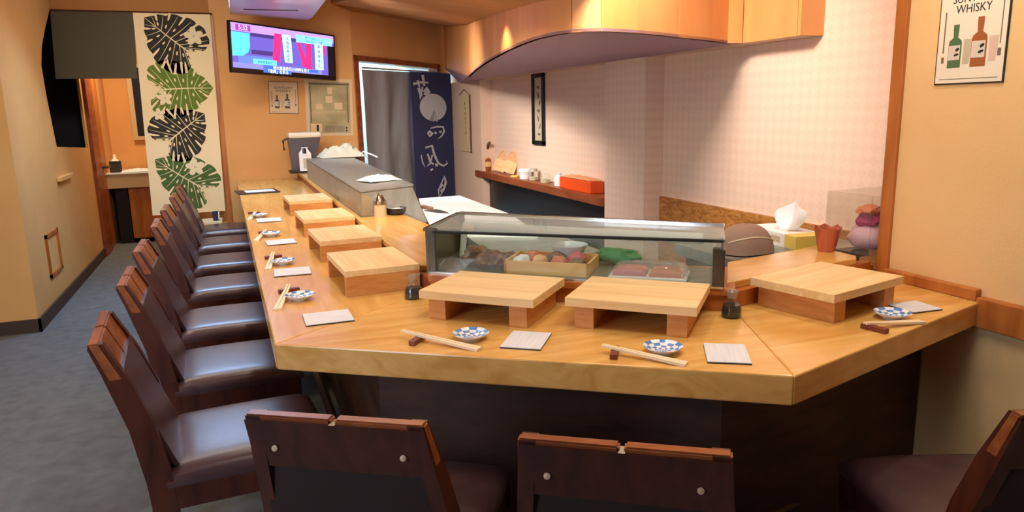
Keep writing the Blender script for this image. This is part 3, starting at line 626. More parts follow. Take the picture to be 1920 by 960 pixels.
s1 = copy_tree(s0); p = atz(1371, 594, CT); s1.location = (p.x, p.y, CT); s1.rotation_euler.z = 1; tag(s1, 'small glass soy sauce bottle right of the two front serving boards', 'bottle', 'soy sauce bottles')
p = atz(713, 405, ZL); sh = thing('pepper_shaker', 'steel shaker with conical lid on the left ledge by the steel case', 'shaker', (p.x, p.y, ZL))
new('body', lathe([(0, 0), (.033, 0), (.031, .05), (.029, .064), (0, .064)], 20), 'sink', parent=sh, smooth=True); new('collar', lathe([(0, .06), (.034, .06), (.034, .078), (0, .078)], 20), 'chrome', parent=sh, smooth=True)
new('lid', lathe([(0, .078), (.031, .078), (.02, .098), (.008, .112), (0, .114)], 20), 'chrome', parent=sh, smooth=True)
p = atz(744, 402, ZL); sd = thing('sauce_dish', 'small dark round dish with white powder beside the shaker', 'dish', (p.x, p.y, ZL))
new('bowl', lathe([(0, 0), (.032, 0), (.046, .012), (.049, .034), (.044, .034), (.04, .014), (.02, .006), (0, .006)], 24), 'black', parent=sd, smooth=True); new('powder', lathe([(0, .03), (.044, .029), (.043, .022), (0, .02)], 20), 'white', parent=sd, smooth=True)

# right ledge things
tb = thing('tissue_box', 'white and yellow patterned tissue box behind the right ledge', 'tissue box', (1.985, 2.21, .797), math.radians(83))
new('carton', box(-.155, .155, -.072, .072, 0, .052, bev=.002), 'white', parent=tb)
new('yellow_end', box(-.158, -.09, -.074, .074, .004, .053, bev=.001), MT['yellow'], parent=tb)
new('print', box(-.06, .0, .0721, .0726, .014, .038), 'pgrey', parent=tb); new('print', box(.08, .14, .0721, .0726, .012, .040), 'ppink', parent=tb)
new('print', box(-.05, .04, -.03, .03, .052, .0532), 'ppink', parent=tb)
def tis(u, v):
    a = (u - .5); hgt = v * (.125 - .05 * abs(a + .12) * 2); return (-.01 + a * (.05 + .14 * math.sin(v * PI * .62)) - .01 * v, .035 * math.sin(u * 9) * (1 - .4 * v) * .7, .05 + hgt)
new('tissue', sheet(tis, 18, 10, .001), 'white', parent=tb, smooth=True)
tag(new('back_worktop', box(1.60, 2.22, 2.035, 2.40, .755, .797), 'steel'), 'steel worktop behind the right ledge holding the tissue box', 'worktop')
new('cabinet_body', box(1.64, 2.2, 2.06, 2.38, 0, .755), 'steel_b', parent=bpy.data.objects['back_worktop'])
p = atz(1425, 478, .80)
tw = thing('draped_pot', 'round pot covered with a brown-grey towel behind the right ledge', 'pot', (1.725, 2.135, .797))
def drape(u, v):
    t = u * 2 * PI; r = .004 + .104 * v * (1 + .05 * math.sin(t * 5) * v); return (r * math.cos(t), r * .8 * math.sin(t), .004 + .096 * max(0, 1 - v ** 3) ** .6)
new('towel', sheet(drape, 40, 16, .003), 'browncloth', parent=tw, smooth=True)
hem = [drape((200 + 12 * i) / 360, .92 - .10 * math.sin(i * PI / 10)) for i in range(11)]
new('towel_hem', tube([(x * 1.02, y * 1.02, z + .002) for x, y, z in hem], .004, 6), 'pgrey', parent=tw, smooth=True)
new('pot_body', lathe([(0, 0), (.075, 0), (.078, .055), (0, .065)], 28), 'steel_b', parent=tw, smooth=True).scale = (1, .75, 1)
p = atz(1549, 471, ZL)
cp = thing('cup', 'pinkish copper fluted cup on the right ledge', 'cup', (p.x, p.y, ZL))
bm = lathe([(0, 0), (.026, 0), (.034, .03), (.041, .068), (.046, .086), (.043, .086), (.038, .068), (.03, .03), (.022, .006), (0, .006)], 24)
for v in bm.verts:
    if v.co.z > .08: v.co.z += .005 * math.cos(6 * math.atan2(v.co.y, v.co.x))
new('bowl', bm, 'copper', parent=cp, smooth=True)
ob = thing('display_box', 'clear acrylic display box beside the amber post', 'display box', (2.12, 1.925, .80))
new('plinth', box(-.13, .13, -.10, .10, -.09, 0.012), 'acrylic', parent=ob)
for r in ((-.13, .13, -.10, -.097), (-.13, .13, .097, .10), (-.13, -.127, -.10, .10), (.127, .13, -.10, .10)): new('pane', box(*r, .012, .215), 'acrylic', parent=ob)
new('pane', box(-.13, .13, -.10, .10, .215, .218), 'acrylic', parent=ob)
new('stand', box(-.1, .1, -.08, .08, -.8, -.09), 'steel_b', parent=ob)
fo = thing('flower_ornament', 'pink flower ball ornament inside the acrylic display box', 'ornament', (2.10, 1.925, .812))
new('puff', blob(.075, .07, .048, 4, .12), 'lilac', parent=fo, smooth=True)
o = new('blossom', blob(.038, .036, .03, 8, .5), 'pinkflower', parent=fo, smooth=True); o.location = (-.012, 0, .075)
o = new('blossom', blob(.04, .036, .018, 12, .4), 'salmonflower', parent=fo, smooth=True); o.location = (-.02, -.005, .125)
new('loop', tube([(.02 + .03 * math.cos(t), 0, .12 + .03 * math.sin(t)) for t in [k * PI / 10 - .3 for k in range(9)]], .0035, 6), 'white', parent=fo, smooth=True)
for k, (x, z) in enumerate([(.06, .09), (.075, .06), (.05, .12)]):
    o = new('leaf', blob(.02, .012, .008, k, .3), 'leafy', parent=fo, smooth=True); o.location = (x, .01, z); o.rotation_euler = (.4, .5 * k, k)

# ================================================================ CHAIRS  (origin on the floor under the seat centre, facing +Y)
def make_chair():
    r = thing('counter_chair', '', 'chair')
    SW = .43
    new('seat', xform(pillow(SW, .44, .06, 14, 12, .25), Matrix.Translation((0, .015, .365))), 'leather', parent=r, smooth=True)
    new('seat_frame', box(-SW / 2 + .003, SW / 2 - .003, -.205, .225, .30, .366, bev=.004), 'darkwood', parent=r)
    prof = [(-.232, 0, .060), (-.225, .15, .058), (-.215, .32, .060), (-.222, .42, .062), (-.245, .54, .062), (-.285, .66, .055), (-.328, .772, .034)]
    for s in (-1, 1):
        bm = bmesh.new(); rows = []
        for (y, z, d) in prof:
            x = s * (.213 - .037 * max(0, (z - .42) / .35)); rows.append([bm.verts.new((x - s * .030, y - d / 2, z)), bm.verts.new((x, y - d / 2, z)), bm.verts.new((x, y + d / 2, z)), bm.verts.new((x - s * .030, y + d / 2, z))])
        for a, b in zip(rows[:-1], rows[1:]):
            for i in range(4): bm.faces.new((a[i], a[(i + 1) % 4], b[(i + 1) % 4], b[i]))
        bm.faces.new(rows[0][::-1]); bm.faces.new(rows[-1]); new('back_post', bm, 'darkwood', parent=r)
    def slab(z0, z1, y0, y1, t0, t1, w0, w1, x_=None):
        return loft([(-w0, y0 - t0 / 2, z0), (w0, y0 - t0 / 2, z0), (w0, y0 + t0 / 2, z0), (-w0, y0 + t0 / 2, z0)], [(-w1, y1 - t1 / 2, z1), (w1, y1 - t1 / 2, z1), (w1, y1 + t1 / 2, z1), (-w1, y1 + t1 / 2, z1)])
    # split top rail with a slot in the middle
    for s in (-1, 1):
        x0, x1 = (.004, .178); xa, xb = (s * x0, s * x1)
        bm = loft([(xa, -.300, .65), (s * .188, -.300, .65), (s * .188, -.262, .65), (xa, -.262, .65)], [(xa, -.346, .775), (xb, -.346, .775), (xb, -.318, .775), (xa, -.318, .775)])
        bmesh.ops.bevel(bm, geom=bm.edges[:], offset=.004, segments=2, affect='EDGES'); new('top_rail', bm, 'railwood', parent=r)
    new('rail_key', loft([(-.006, -.3035, .70), (.006, -.3035, .70), (.006, -.30, .70), (-.006, -.30, .70)], [(-.006, -.347, .765), (.006, -.347, .765), (.006, -.32, .765), (-.006, -.32, .765)]), 'pgrey', parent=r)
    new('back_panel', slab(.36, .655, -.240, -.290, .020, .016, .186, .176), 'darkpanel', parent=r)
    new('back_panel', slab(.652, .764, -.304, -.3445, .008, .004, .186, .178), 'darkwood', parent=r)  # dark sheet puts the shade on the rail's rear into colour
    bm = pillow(.36, .30, .042, 14, 10, .3); bm2 = xform(bm, Matrix.Translation((0, -.222, .555)) @ Matrix.Rotation(math.radians(110), 4, 'X') @ Matrix.Rotation(PI, 4, 'Y') @ Matrix.Rotation(PI, 4, 'X'))
    new('back_cushion', bm2, 'leather', parent=r, smooth=True)
    for x in (-.13, .13): o = new('peg', lathe([(0, -.003), (.006, -.003), (.006, .003), (0, .004)], 12), 'sink', parent=r); o.location = (x, -.327, .70); o.rotation_euler = (math.radians(68), 0, 0)
    for s in (-1, 1): new('leg', loft([(s * .19 - .02, .16, 0), (s * .19 + .02, .16, 0), (s * .19 + .02, .2, 0), (s * .19 - .02, .2, 0)], [(s * .19 - .023, .15, .30), (s * .19 + .023, .15, .30), (s * .19 + .023, .21, .30), (s * .19 - .023, .21, .30)]), 'darkwood', parent=r)
    for s in (-1, 1): new('stretcher', box(s * .19 - .01, s * .19 + .01, -.2, .16, .12, .16), 'darkwood', parent=r)
    return r
ch0 = make_chair(); used = []
def chair(x, y, face, label, group):
    """x,y: seat centre; face: direction the sitter looks (radians from +X)"""
    o = ch0 if not used else copy_tree(ch0); used.append(1)
    o.location = (x, y, 0); o.rotation_euler = (0, 0, face - PI / 2); tag(o, label, 'chair', group); return o
G = 'chairs in the row along the left counter'
words = ['nearest plum leather chair in the left row, behind the front chair', 'second-nearest plum leather chair in the left row', 'third plum leather chair from the front in the left row', 'middle plum leather chair of the seven in the left row', 'third plum leather chair from the back of the left row', 'second-farthest plum leather chair in the left row', 'farthest plum leather chair of the left row, before the leaf banner']
for (x, y, a), wd in zip([(-.045, 2.20, .06), (-.06, 2.885, .02), (-.08, 3.55, 0), (-.08, 4.30, .02), (-.085, 5.01, 0), (-.085, 5.78, 0), (-.09, 6.5, 0)], words): chair(x, y, a, wd, G)
chair(.314, 1.584, math.radians(57.4), 'dark chair seen from behind, left of the two before the counter', 'chairs before the front of the counter')
chair(.757, 1.268, math.radians(55.5), 'dark chair seen from behind, right of the two before the counter', 'chairs before the front of the counter')
chair(1.554, 1.07, math.radians(70), 'plum leather chair at the right with its back cut by the frame', 'chairs before the front of the counter')

# ================================================================ WALL THINGS
def wall_thing(name, label, cat, o, u, n, group=None, tilt=0):
    t = bpy.data.objects.new(name, None); C.objects.link(t); t.matrix_world = frame_mtx(o, u, n) @ Matrix.Rotation(tilt, 4, 'Z'); return tag(t, label, cat, group)
def bottle_print(p, cx, y0, h, body, parent):
    wd = h * .17; sh = [(cx - wd, y0), (cx + wd, y0), (cx + wd, y0 + h * .55), (cx + wd * .9, y0 + h * .63), (cx + wd * .35, y0 + h * .70), (cx + wd * .42, y0 + h * .88), (cx + wd * .42, y0 + h), (cx - wd * .42, y0 + h), (cx - wd * .42, y0 + h * .88), (cx - wd * .35, y0 + h * .70), (cx - wd * .9, y0 + h * .63), (cx - wd, y0 + h * .55)]
    o = new('bottle_print', prism(sh, .0042, .0046), body, parent=p)
    new('bottle_label', prism(rect(cx - wd * .95, cx + wd * .8, y0 + h * .18, y0 + h * .52), .0046, .005), 'plabel', parent=o)
    new('bottle_mark', flat([ell(cx + wd * .4, y0 + h * .42, wd * .35, h * .035, 8, .6), ell(cx + wd * .3, y0 + h * .30, wd * .4, h * .03, 8, .3)], .005, .0053), 'ink', parent=o)
def poster(o, u, n, w_, h_, label, paper, b1, b2, tilt=0, top=''):
    t = wall_thing('whisky_poster', label, 'poster', o, u, n, tilt=tilt)
    new('backing', prism(rect(-.004, w_ + .004, -.004, h_ + .004), 0, .003), 'ink', parent=t)
    new('paper', prism(rect(0, w_, 0, h_), .003, .0042), paper, parent=t)
    bottle_print(t, w_ * .27, h_ * .15, h_ * .42, b1, t); bottle_print(t, w_ * .63, h_ * .15, h_ * .47, b2, t)
    new('glass_print', prism([(w_ * .4, h_ * .18), (w_ * .5, h_ * .18), (w_ * .53, h_ * .42), (w_ * .4, h_ * .42)], .0042, .0044), 'pgrey', parent=t)
    new('glass_print', prism([(w_ * .78, h_ * .19), (w_ * .88, h_ * .19), (w_ * .91, h_ * .43), (w_ * .77, h_ * .43)], .0042, .0044), 'ppink', parent=t)
    new('text_lines', flat([rect(w_ * .08, w_ * .1, h_ * .3, h_ * .7), rect(w_ * .92, w_ * .935, h_ * .35, h_ * .78), rect(w_ * .07, w_ * .11, h_ * .2, h_ * .26), rect(w_ * .9, w_ * .95, h_ * .24, h_ * .31), rect(w_ * .06, w_ * .94, h_ * .035, h_ * .042)], .0042, .0044), 'inksoft', parent=t)
    text('lettering', 'SUNTORY', h_ * .115, 'ink', t, w_ * .5, h_ * .775, .0045, sx=.86 * w_ / h_ / .7); text('lettering', 'WHISKY', h_ * .115, 'ink', t, w_ * .5, h_ * .675, .0045, sx=.86 * w_ / h_ / .7); return t
poster((XR - .001, 1.643, 1.376), (0, -1, 0), (-1, 0, 0), .206, .29, 'whisky poster with green and amber bottles on the yellow right wall', 'poster_paper', 'pgreen', 'pamber')
poster((.365, YB - .001, 1.342), (1, 0, 0), (0, -1, 0), .245, .275, 'faded framed whisky poster below the television', 'poster_old', 'sepia', 'sepia', tilt=-.04)
# newspaper-like sheet
nw = wall_thing('notice_sheet', 'large yellowed printed notice sheet beside the kitchen doorway', 'notice', (.672, YB - .001, 1.128), (1, 0, 0), (0, -1, 0), tilt=-.03)
new('paper', prism(rect(0, .425, 0, .515), 0, .003), 'poster_old', parent=nw)
new('print_area', prism(rect(.03, .40, .025, .485), .003, .0036), 'newsprint', parent=nw)
bars = [rect(.035, .395, .46, .475)] + [rect(.04, .05, .12, .45), rect(.375, .385, .12, .45)] + [rect(.17 + .008 * k, .173 + .008 * k, .035, .09) for k in range(22)]
new('print_lines', flat(bars, .0036, .004), 'inksoft', parent=nw)
new('print_boxes', flat([rect(.04, .14, .035, .11), rect(.09, .15, .24, .29), rect(.26, .33, .24, .30), rect(.18, .24, .3, .36), rect(.2, .24, .38, .44)] + [rect(.06, .36, .2 + .012 * k, .203 + .012 * k) for k in range(3)], .0036, .0039), 'poster_old', parent=nw)
new('print_marks', flat([rect(.09, .11, .04, .1), rect(.355, .37, .04, .055), rect(.355, .37, .065, .08)], .0039, .0042), 'ink', parent=nw)
# television
tl = Vector((.082, 6.32, 2.055)); trr = Vector((.975, 6.93, 2.01)); bl = Vector((.07, 6.32, 1.662)); TU = (trr - tl).normalized(); TN = TU.cross(Vector((0, 0, 1))).normalized()
TW = (trr - tl).length; TH = .40
tv = wall_thing('television', 'black flat television showing news above the posters', 'television', bl, TU, TN)
new('bezel', prism(rect(0, TW, 0, TH), -.035, 0, bev=.004), 'tvblack', parent=tv)
new('wall_bracket', prism(rect(TW * .55, TW * .75, TH * .3, TH * .7), -.2, -.035), 'black', parent=tv)
def em(name, c, s=1.0): m = mat(name, (10, 10, 10), .3, emit=c, es=s * 1.05); return m
scr = new('screen', prism(rect(.012, TW - .02, .04, TH - .014), 0, .0015), em('screen_mauve', (112, 96, 200), .9), parent=tv)
SX, SY = TW - .032, TH - .054
def scp(polys, name, c, z, s=1.0): return new(name, flat([[(.012 + x * SX, .04 + y * SY) for x, y in p] for p in polys], z, z + .0004), em(name, c, s), parent=scr)
scp([rect(0, 1, .82, 1)], 'sky_band', (190, 150, 240), .0016)
scp([rect(.05, .40, .12, .30)], 'blue_band', (100, 130, 240), .0016)
scp([rect(0, .86, 0, .12)], 'lower_band', (150, 150, 240), .0016, .8)
scp([rect(.17, .42, .34, .44), rect(.17, .6, .74, .82)], 'dark_band', (70, 50, 120), .0017)
scp([[(0, .26), (.09, .28), (.14, .36), (.16, .5), (.16, .8), (0, .8)]], 'cyan_shape', (90, 200, 250), .0018, 1.1)
for pp in ([(.36, .22), (.43, .2), (.46, .88), (.39, .88)], [(.6, .82), (.63, .82), (.72, .15), (.66, .15)], rect(.69, .755, .1, .82), rect(.875, .905, .5, .76)): scp([pp], 'red_banner', (255, 44, 120), .0019, 1.1)
for pp in ([(.48, .22), (.56, .22), (.55, .88), (.46, .88)], rect(.79, .88, .12, .8)): scp([pp], 'pale_banner', (190, 225, 245), .0021)
scp([rect(.6, .98, .74, .92)], 'caption_box', (140, 235, 250), .0021)
scp([rect(.18, .4, .12, .24)], 'caption_box', (110, 220, 240), .0021)
scp([rect(.04, .17, .84, .97)], 'clock_box', (160, 60, 170), .0021)
scp([rect(.27, .82, .03, .11), rect(.27, .54, -.06, .02)], 'caption_strip', (60, 110, 220), .0021)
scp([rect(.93, 1, .0, .74)], 'dark_side', (30, 26, 40), .0017, .3)
WH = em('caption_white', (250, 250, 255), 1.2); DK = mat('caption_dark', (30, 50, 90), .4)
def tvt(s, size, x, y, m): return text('caption', s, size, m, scr, .012 + x * SX, .04 + y * SY, .0028)
tvt('5:32', .05, .105, .86, WH); tvt('祭りの特別な一日', .026, .79, .84, DK); tvt('商店街から中継', .026, .79, .765, DK)
tvt('例大祭直前の', .024, .29, .15, DK); tvt('例大祭最終日の神輿を担ぐ', .032, .545, .035, WH); tvt('「復興」を祈る', .032, .405, -.055, WH)
for k, s in enumerate('久保田商店街'): tvt(s, .03, .515, .76 - .1 * k, DK)
for k, s in enumerate('奉納御祭礼'): tvt(s, .03, .835, .66 - .12 * k, DK)
for i in range(10): pass

# noren and banner
def hang(x0, x1, z0, z1, y, amp, waves, sk=0, sag=0):
    return lambda u, v: (x0 + (x1 - x0) * u + sk * (1 - v), y - amp * math.sin(u * waves * 2 * PI) * (1.15 - v) , z0 + (z1 - z0) * v - sag * math.sin(u * PI) * (1 - v))
no = thing('noren_curtain', 'plain olive-grey half curtain across the washroom opening', 'curtain', (0, 0, 0))
new('cloth', sheet(hang(-1.235, -.64, 1.648, 2.185, 6.97, .006, 1.5, -.03), 30, 12, .003), 'noren', parent=no, smooth=True)
new('rod', tube([(XL, 6.975, 2.18), (-.04, 6.975, 2.18)], .009), 'darkwood', parent=no)
bn = thing('leaf_banner', 'tall cream banner printed with four big split leaves', 'banner', (0, 0, 0))
BX0, BX1, BZ0, BZ1 = -.645, -.055, .49, 2.175; BYY = 6.965
new('cloth', sheet(hang(BX0, BX1, BZ0, BZ1, BYY, .0, 1, -.035), 4, 8, .003), 'cream', parent=bn)
def bpt(px, py):
    v = aty(px, py, BYY - .001); return v
def leaf(px_base, px_tip, width, m_, flip=1):
    """split leaf print: heart outline, cream slits from the margin, cream veins and holes"""
    b = bpt(*px_base); t = bpt(*px_tip); ax = Vector((t.x - b.x, t.z - b.z)); L = ax.length; ux = ax / L; uy = Vector((-ux.y, ux.x)); bw2 = width
    def to(s, d): return Vector((b.x, b.z)) + ux * (s * L) + uy * (d * bw2)
    ctrl = [(.02, .0), (-.10, .12), (-.22, .34), (-.24, .62), (-.12, .88), (.08, 1.0), (.30, .98), (.52, .84), (.72, .60), (.88, .32), (.97, .12), (1.02, 0)]
    half = []
    for k in range(len(ctrl) - 1):
        p0, p1, p2, p3 = [Vector(ctrl[min(max(j, 0), len(ctrl) - 1)]) for j in (k - 1, k, k + 1, k + 2)]
        for q in range(5):
            u_ = q / 5; half.append(.5 * ((2 * p1) + (p2 - p0) * u_ + (2 * p0 - 5 * p1 + 4 * p2 - p3) * u_ ** 2 + (3 * p1 - p0 - 3 * p2 + p3) * u_ ** 3))
    n_ = len(half); fol = []
    for k, p in enumerate(half):   # scalloped edge
        f = abs(math.sin(k / n_ * PI * 8)) ** .5; fol.append(Vector((p.x, p.y)) * (.93 + .09 * f) if p.x < .9 else p)
    y = BYY - .0015; bm = bmesh.new()
    for sd in (1, -1):
        loop = [to(p.x, sd * p.y) for p in fol] + [to(1.02, 0)]; ctr = to(.3, 0)
        vs = [bm.verts.new((p.x, y, p.y)) for p in loop]; es = [bm.edges.new((vs[i], vs[i + 1])) for i in range(len(vs) - 1)] + [bm.edges.new((vs[-1], vs[0]))]
        bmesh.ops.triangle_fill(bm, edges=es)
    o = new('leaf_print', bm, m_, parent=bn)
    vb = bmesh.new(); hb = bmesh.new()
    def ribbon(B, pts, ws, yy):
        for i in range(len(pts) - 1):
            d = (pts[i + 1] - pts[i]); d = d.normalized() if d.length else Vector((1, 0)); n = Vector((-d.y, d.x))
            B.faces.new([B.verts.new((q.x, yy, q.y)) for q in (pts[i] - n * ws[i], pts[i + 1] - n * ws[i + 1], pts[i + 1] + n * ws[i + 1], pts[i] + n * ws[i])])
    ribbon(vb, [to(-.05, 0), to(.5, .02), to(1.0, 0)], [.006, .0045, .002], y - .0014)
    NV = 8
    for sd in (1, -1):
        for k in range(NV):
            f = (k + .5) / NV; e = half[int(4 + f * (n_ - 8))]; s0 = max(0, .02 + .80 * f ** 1.3)
            e = Vector((e.x, e.y)); m_pt = Vector((s0, 0)).lerp(e, .5) + Vector((-.05 * (1 - f), .03))
            def bz(q): return Vector((s0, 0)) * (1 - q) ** 2 + m_pt * 2 * q * (1 - q) + e * q * q
            pts = [to(bz(q).x, sd * bz(q).y) for q in (0, .2, .4, .6, .8, .94)]
            ribbon(vb, pts, [.0028, .0026, .0022, .0018, .0014, .0008], y - .0013)
            if k < NV - 1:
                f2 = (k + 1) / NV; e2 = half[int(4 + f2 * (n_ - 8))]; s2 = .02 + .80 * f2 ** 1.3; e2 = Vector((e2.x, e2.y)) * 1.04
                m2_ = Vector((s2, 0)).lerp(e2, .5) + Vector((-.05 * (1 - f2), .03))
                def b2(q): return Vector((s2, 0)) * (1 - q) ** 2 + m2_ * 2 * q * (1 - q) + e2 * q * q
                depth = .48 + .12 * ((k * 7) % 3) / 2
                qs = [depth + (1 - depth) * j / 5 for j in range(6)]
                ribbon(hb, [to(b2(q).x, sd * b2(q).y) for q in qs], [.002, .0065, .008, .0085, .009, .011], y - .0011)
                c = b2(.30); c2 = b2(.40); pc = to(c.x, sd * c.y); d = (to(c2.x, sd * c2.y) - pc).normalized(); n = Vector((-d.y, d.x))
                hb.faces.new([hb.verts.new((q.x, y - .0011, q.y)) for q in [pc + d * (.017 * math.cos(w_)) + n * (.0065 * math.sin(w_)) for w_ in [2 * PI * j / 10 for j in range(10)]]])
    tag(new('cream_gaps', hb, 'cream', parent=o), kind='stuff'); tag(new('vein_print', vb, 'veil', parent=o), kind='stuff')
leaf((352, 96), (272, 34), .235, 'leafdark'); leaf((303, 168), (398, 165), .235, 'leafgreen')
leaf((318, 264), (382, 214), .225, 'leafdark'); leaf((378, 352), (292, 300), .21, 'leafmid')
def flower(px, py, r):
    c = bpt(px, py); bm = bmesh.new()
    for k in range(5):
        a = 2 * PI * k / 5 + .4; e = ell(c.x + r * .55 * math.cos(a), c.z + r * .55 * math.sin(a), r * .52, r * .34, 12, a); bm.faces.new([bm.verts.new((p[0], BYY - .004 - .0002 * k, p[1])) for p in e])
    o = new('flower_print', bm, 'flower', parent=bn)
    bm = bmesh.new(); bm.faces.new([bm.verts.new((p[0], BYY - .0055, p[1])) for p in ell(c.x, c.z, r * .13, r * .13, 8)]); new('flower_centre', bm, 'pgrey', parent=o)
for f in ((363, 68, .075), (309, 184, .06), (298, 214, .05), (366, 313, .075)): flower(*f)

# kitchen doorway curtains
def ap(s, z, off): q = P0 + U * s + NA * off; return Vector((q.x, q.y, z))
def scol(px, z=1.3):   # position along the angled wall for a photo column
    r = ray(px, 250); # intersect with the wall in plan
    den = r[0] * U.y - r[1] * U.x; return (P0.y * r[0] - P0.x * r[1]) / (-den) if abs(den) > 1e-9 else 0
sg0, sg1, sn1 = scol(680), scol(770), scol(838)
gcur = thing('grey_curtain', 'long plain grey curtain in the kitchen doorway', 'curtain')
new('cloth', sheet(lambda u, v: ap(sg0 + (sg1 - sg0 + .04) * u, .3 + 1.42 * v, .035 + .014 * math.sin(u * 16 + 2 * math.sin(v * 3)) * (1.2 - .4 * v)), 48, 16, .003), 'curtain', parent=gcur, smooth=True)
ncur = thing('navy_banner_curtain', 'navy curtain with large pale brush characters in the kitchen doorway', 'curtain')
new('cloth', sheet(lambda u, v: ap(sg1 - .05 + (sn1 - sg1 + .05) * u, (.3 + 1.42 * v), .075 + .004 * math.sin(u * 7)), 30, 8, .003), 'navy', parent=ncur, smooth=True)
new('rod', tube([ap(D0 + .02, 1.735, .055), ap(D1 - .02, 1.725, .055)], .008), 'chrome', parent=ncur)
bw = sn1 - sg1
ink = bpy.data.objects.new('brush_lettering', None)
def inkpt(px, py):
    s = scol(px); q = P0 + U * s; r = ray(px, py); t = (q.x + NA.x * .085) / r[0] if abs(r[0]) > 1e-6 else 1; return s, H + t * r[2]
IM = AM @ Matrix.Translation((0, 0, .0805))
def brush(polys, name='character'):
    bm = bmesh.new()
    for p in polys: prism([inkpt(*q) for q in p], 0, .001, bm=bm)
    o = new(name, xform(bm, IM), 'banner_ink', parent=ncur); return o
def stroke(pts, ws):
    """tapered brush stroke in photo pixels on the banner"""
    L_, R_ = [], []
    for i, p in enumerate(pts):
        a = pts[max(i - 1, 0)]; b = pts[min(i + 1, len(pts) - 1)]; dx, dy = b[0] - a[0], b[1] - a[1]; l = math.hypot(dx, dy) or 1
        nx, ny = -dy / l, dx / l; L_.append((p[0] + nx * ws[i], p[1] + ny * ws[i])); R_.append((p[0] - nx * ws[i], p[1] - ny * ws[i]))
    return [[L_[i], L_[i + 1], R_[i + 1], R_[i]] for i in range(len(pts) - 1)]
K = lambda x, y: (660 + x / 3.2, 100 + y / 3.2)
def ks(pts, ws): return stroke([K(*p) for p in pts], [w_ / 3.2 for w_ in ws])
brush(ks([(345, 188), (390, 178), (435, 180)], [7, 7, 5]) + ks([(372, 165), (380, 205)], [6, 5]) + ks([(403, 135), (410, 200)], [8, 6]) + ks([(375, 210), (385, 250), (382, 278)], [9, 8, 3]) + ks([(400, 205), (388, 245), (395, 262)], [5, 6, 3]) + ks([(405, 235), (425, 215), (435, 235), (420, 250), (405, 243)], [8, 12, 12, 10, 7]))
brush([[K(457 + 80 * math.cos(t), 325 + 80 * math.sin(t)) for t in [2 * PI * i / 28 for i in range(28)]]], 'moon_disc')
brush(ks([(415, 478), (430, 466), (445, 478), (430, 492), (418, 480)], [5, 9, 9, 8, 4]) + ks([(435, 448), (475, 438), (512, 440), (518, 465), (500, 495), (475, 510)], [3, 5, 6, 6, 4, 1]) + ks([(460, 478), (470, 470)], [7, 7]) + ks([(488, 470), (502, 466)], [6, 6]) + ks([(445, 405), (460, 350), (478, 410)], [14, 12, 4]))
brush(ks([(372, 600), (378, 640), (392, 672)], [3, 4, 1]) + ks([(400, 560), (440, 548), (452, 600), (475, 650), (505, 665), (530, 650), (522, 635)], [5, 7, 7, 6, 5, 4, 1]) + ks([(412, 595), (425, 640), (445, 655)], [5, 6, 5]) + ks([(440, 600), (425, 650), (405, 665)], [4, 5, 2]) + ks([(455, 658), (470, 660)], [8, 8]) + ks([(425, 690), (440, 680)], [5, 5]))
brush(ks([(508, 722), (490, 760), (468, 805), (470, 842)], [2, 4, 5, 1]) + ks([(508, 722), (515, 760), (500, 800), (472, 842)], [3, 7, 6, 1]) + ks([(478, 790), (495, 770)], [5, 8]) + ks([(482, 812), (494, 796)], [6, 6]))

# wall plaque and black frame on kitchen wall
def on_wall_x(name, label, cat, X, pxs, th=.012):
    p = [atx(a, b, X) for a, b in pxs]; t = thing(name, label, cat); y0 = max(p[0].y, p[3].y); y1 = min(p[1].y, p[2].y); z1 = (p[0].z + p[1].z) / 2; z0 = (p[2].z + p[3].z) / 2
    t.matrix_world = frame_mtx((X - .001, y0, z0), (0, -1, 0), (-1, 0, 0)); return t, y0 - y1, z1 - z0
t, w_, h_ = on_wall_x('wall_plaque', 'narrow pale wooden plaque hanging on the pillar by the doorway', 'plaque', XF, [(864, 178), (881, 178), (884, 284), (865, 283)])
new('board', prism(rect(0, w_, 0, h_), 0, .012, bev=.002), 'poster_old', parent=t); new('edge', prism(rect(w_, w_ + .02, -.01, h_), 0, .012), 'sepia', parent=t)
for k, s in enumerate('本日のおすすめ'): text('lettering', s, h_ * .07, 'ink', t, w_ * .62, h_ * (.82 - .085 * k), .0125)
new('cord', tube([(0.02, h_, .006), (w_ / 2, h_ + .06, .004), (w_ - .02, h_, .006)], .003, 6), 'sepia', parent=t)
t, w_, h_ = on_wall_x('framed_scroll', 'tall narrow black frame with pale brushwork on the pink wall', 'picture', XP, [(1000, 139), (1022, 136), (1023, 275), (1004, 268)])
for r in (rect(0, w_, 0, .035), rect(0, w_, h_ - .035, h_), rect(0, .035, 0, h_), rect(w_ - .035, w_, 0, h_)): new('frame_bar', prism(r, 0, .022, bev=.003), 'black', parent=t)
new('picture', prism(rect(.03, w_ - .03, .03, h_ - .03), 0, .006), 'pgrey', parent=t)
new('brushwork', flat([ell(w_ * .5 + .02 * math.sin(k * 2), h_ * (.15 + .11 * k), .028, .012, 10, k) for k in range(7)], .006, .0068), 'inksoft', parent=t)

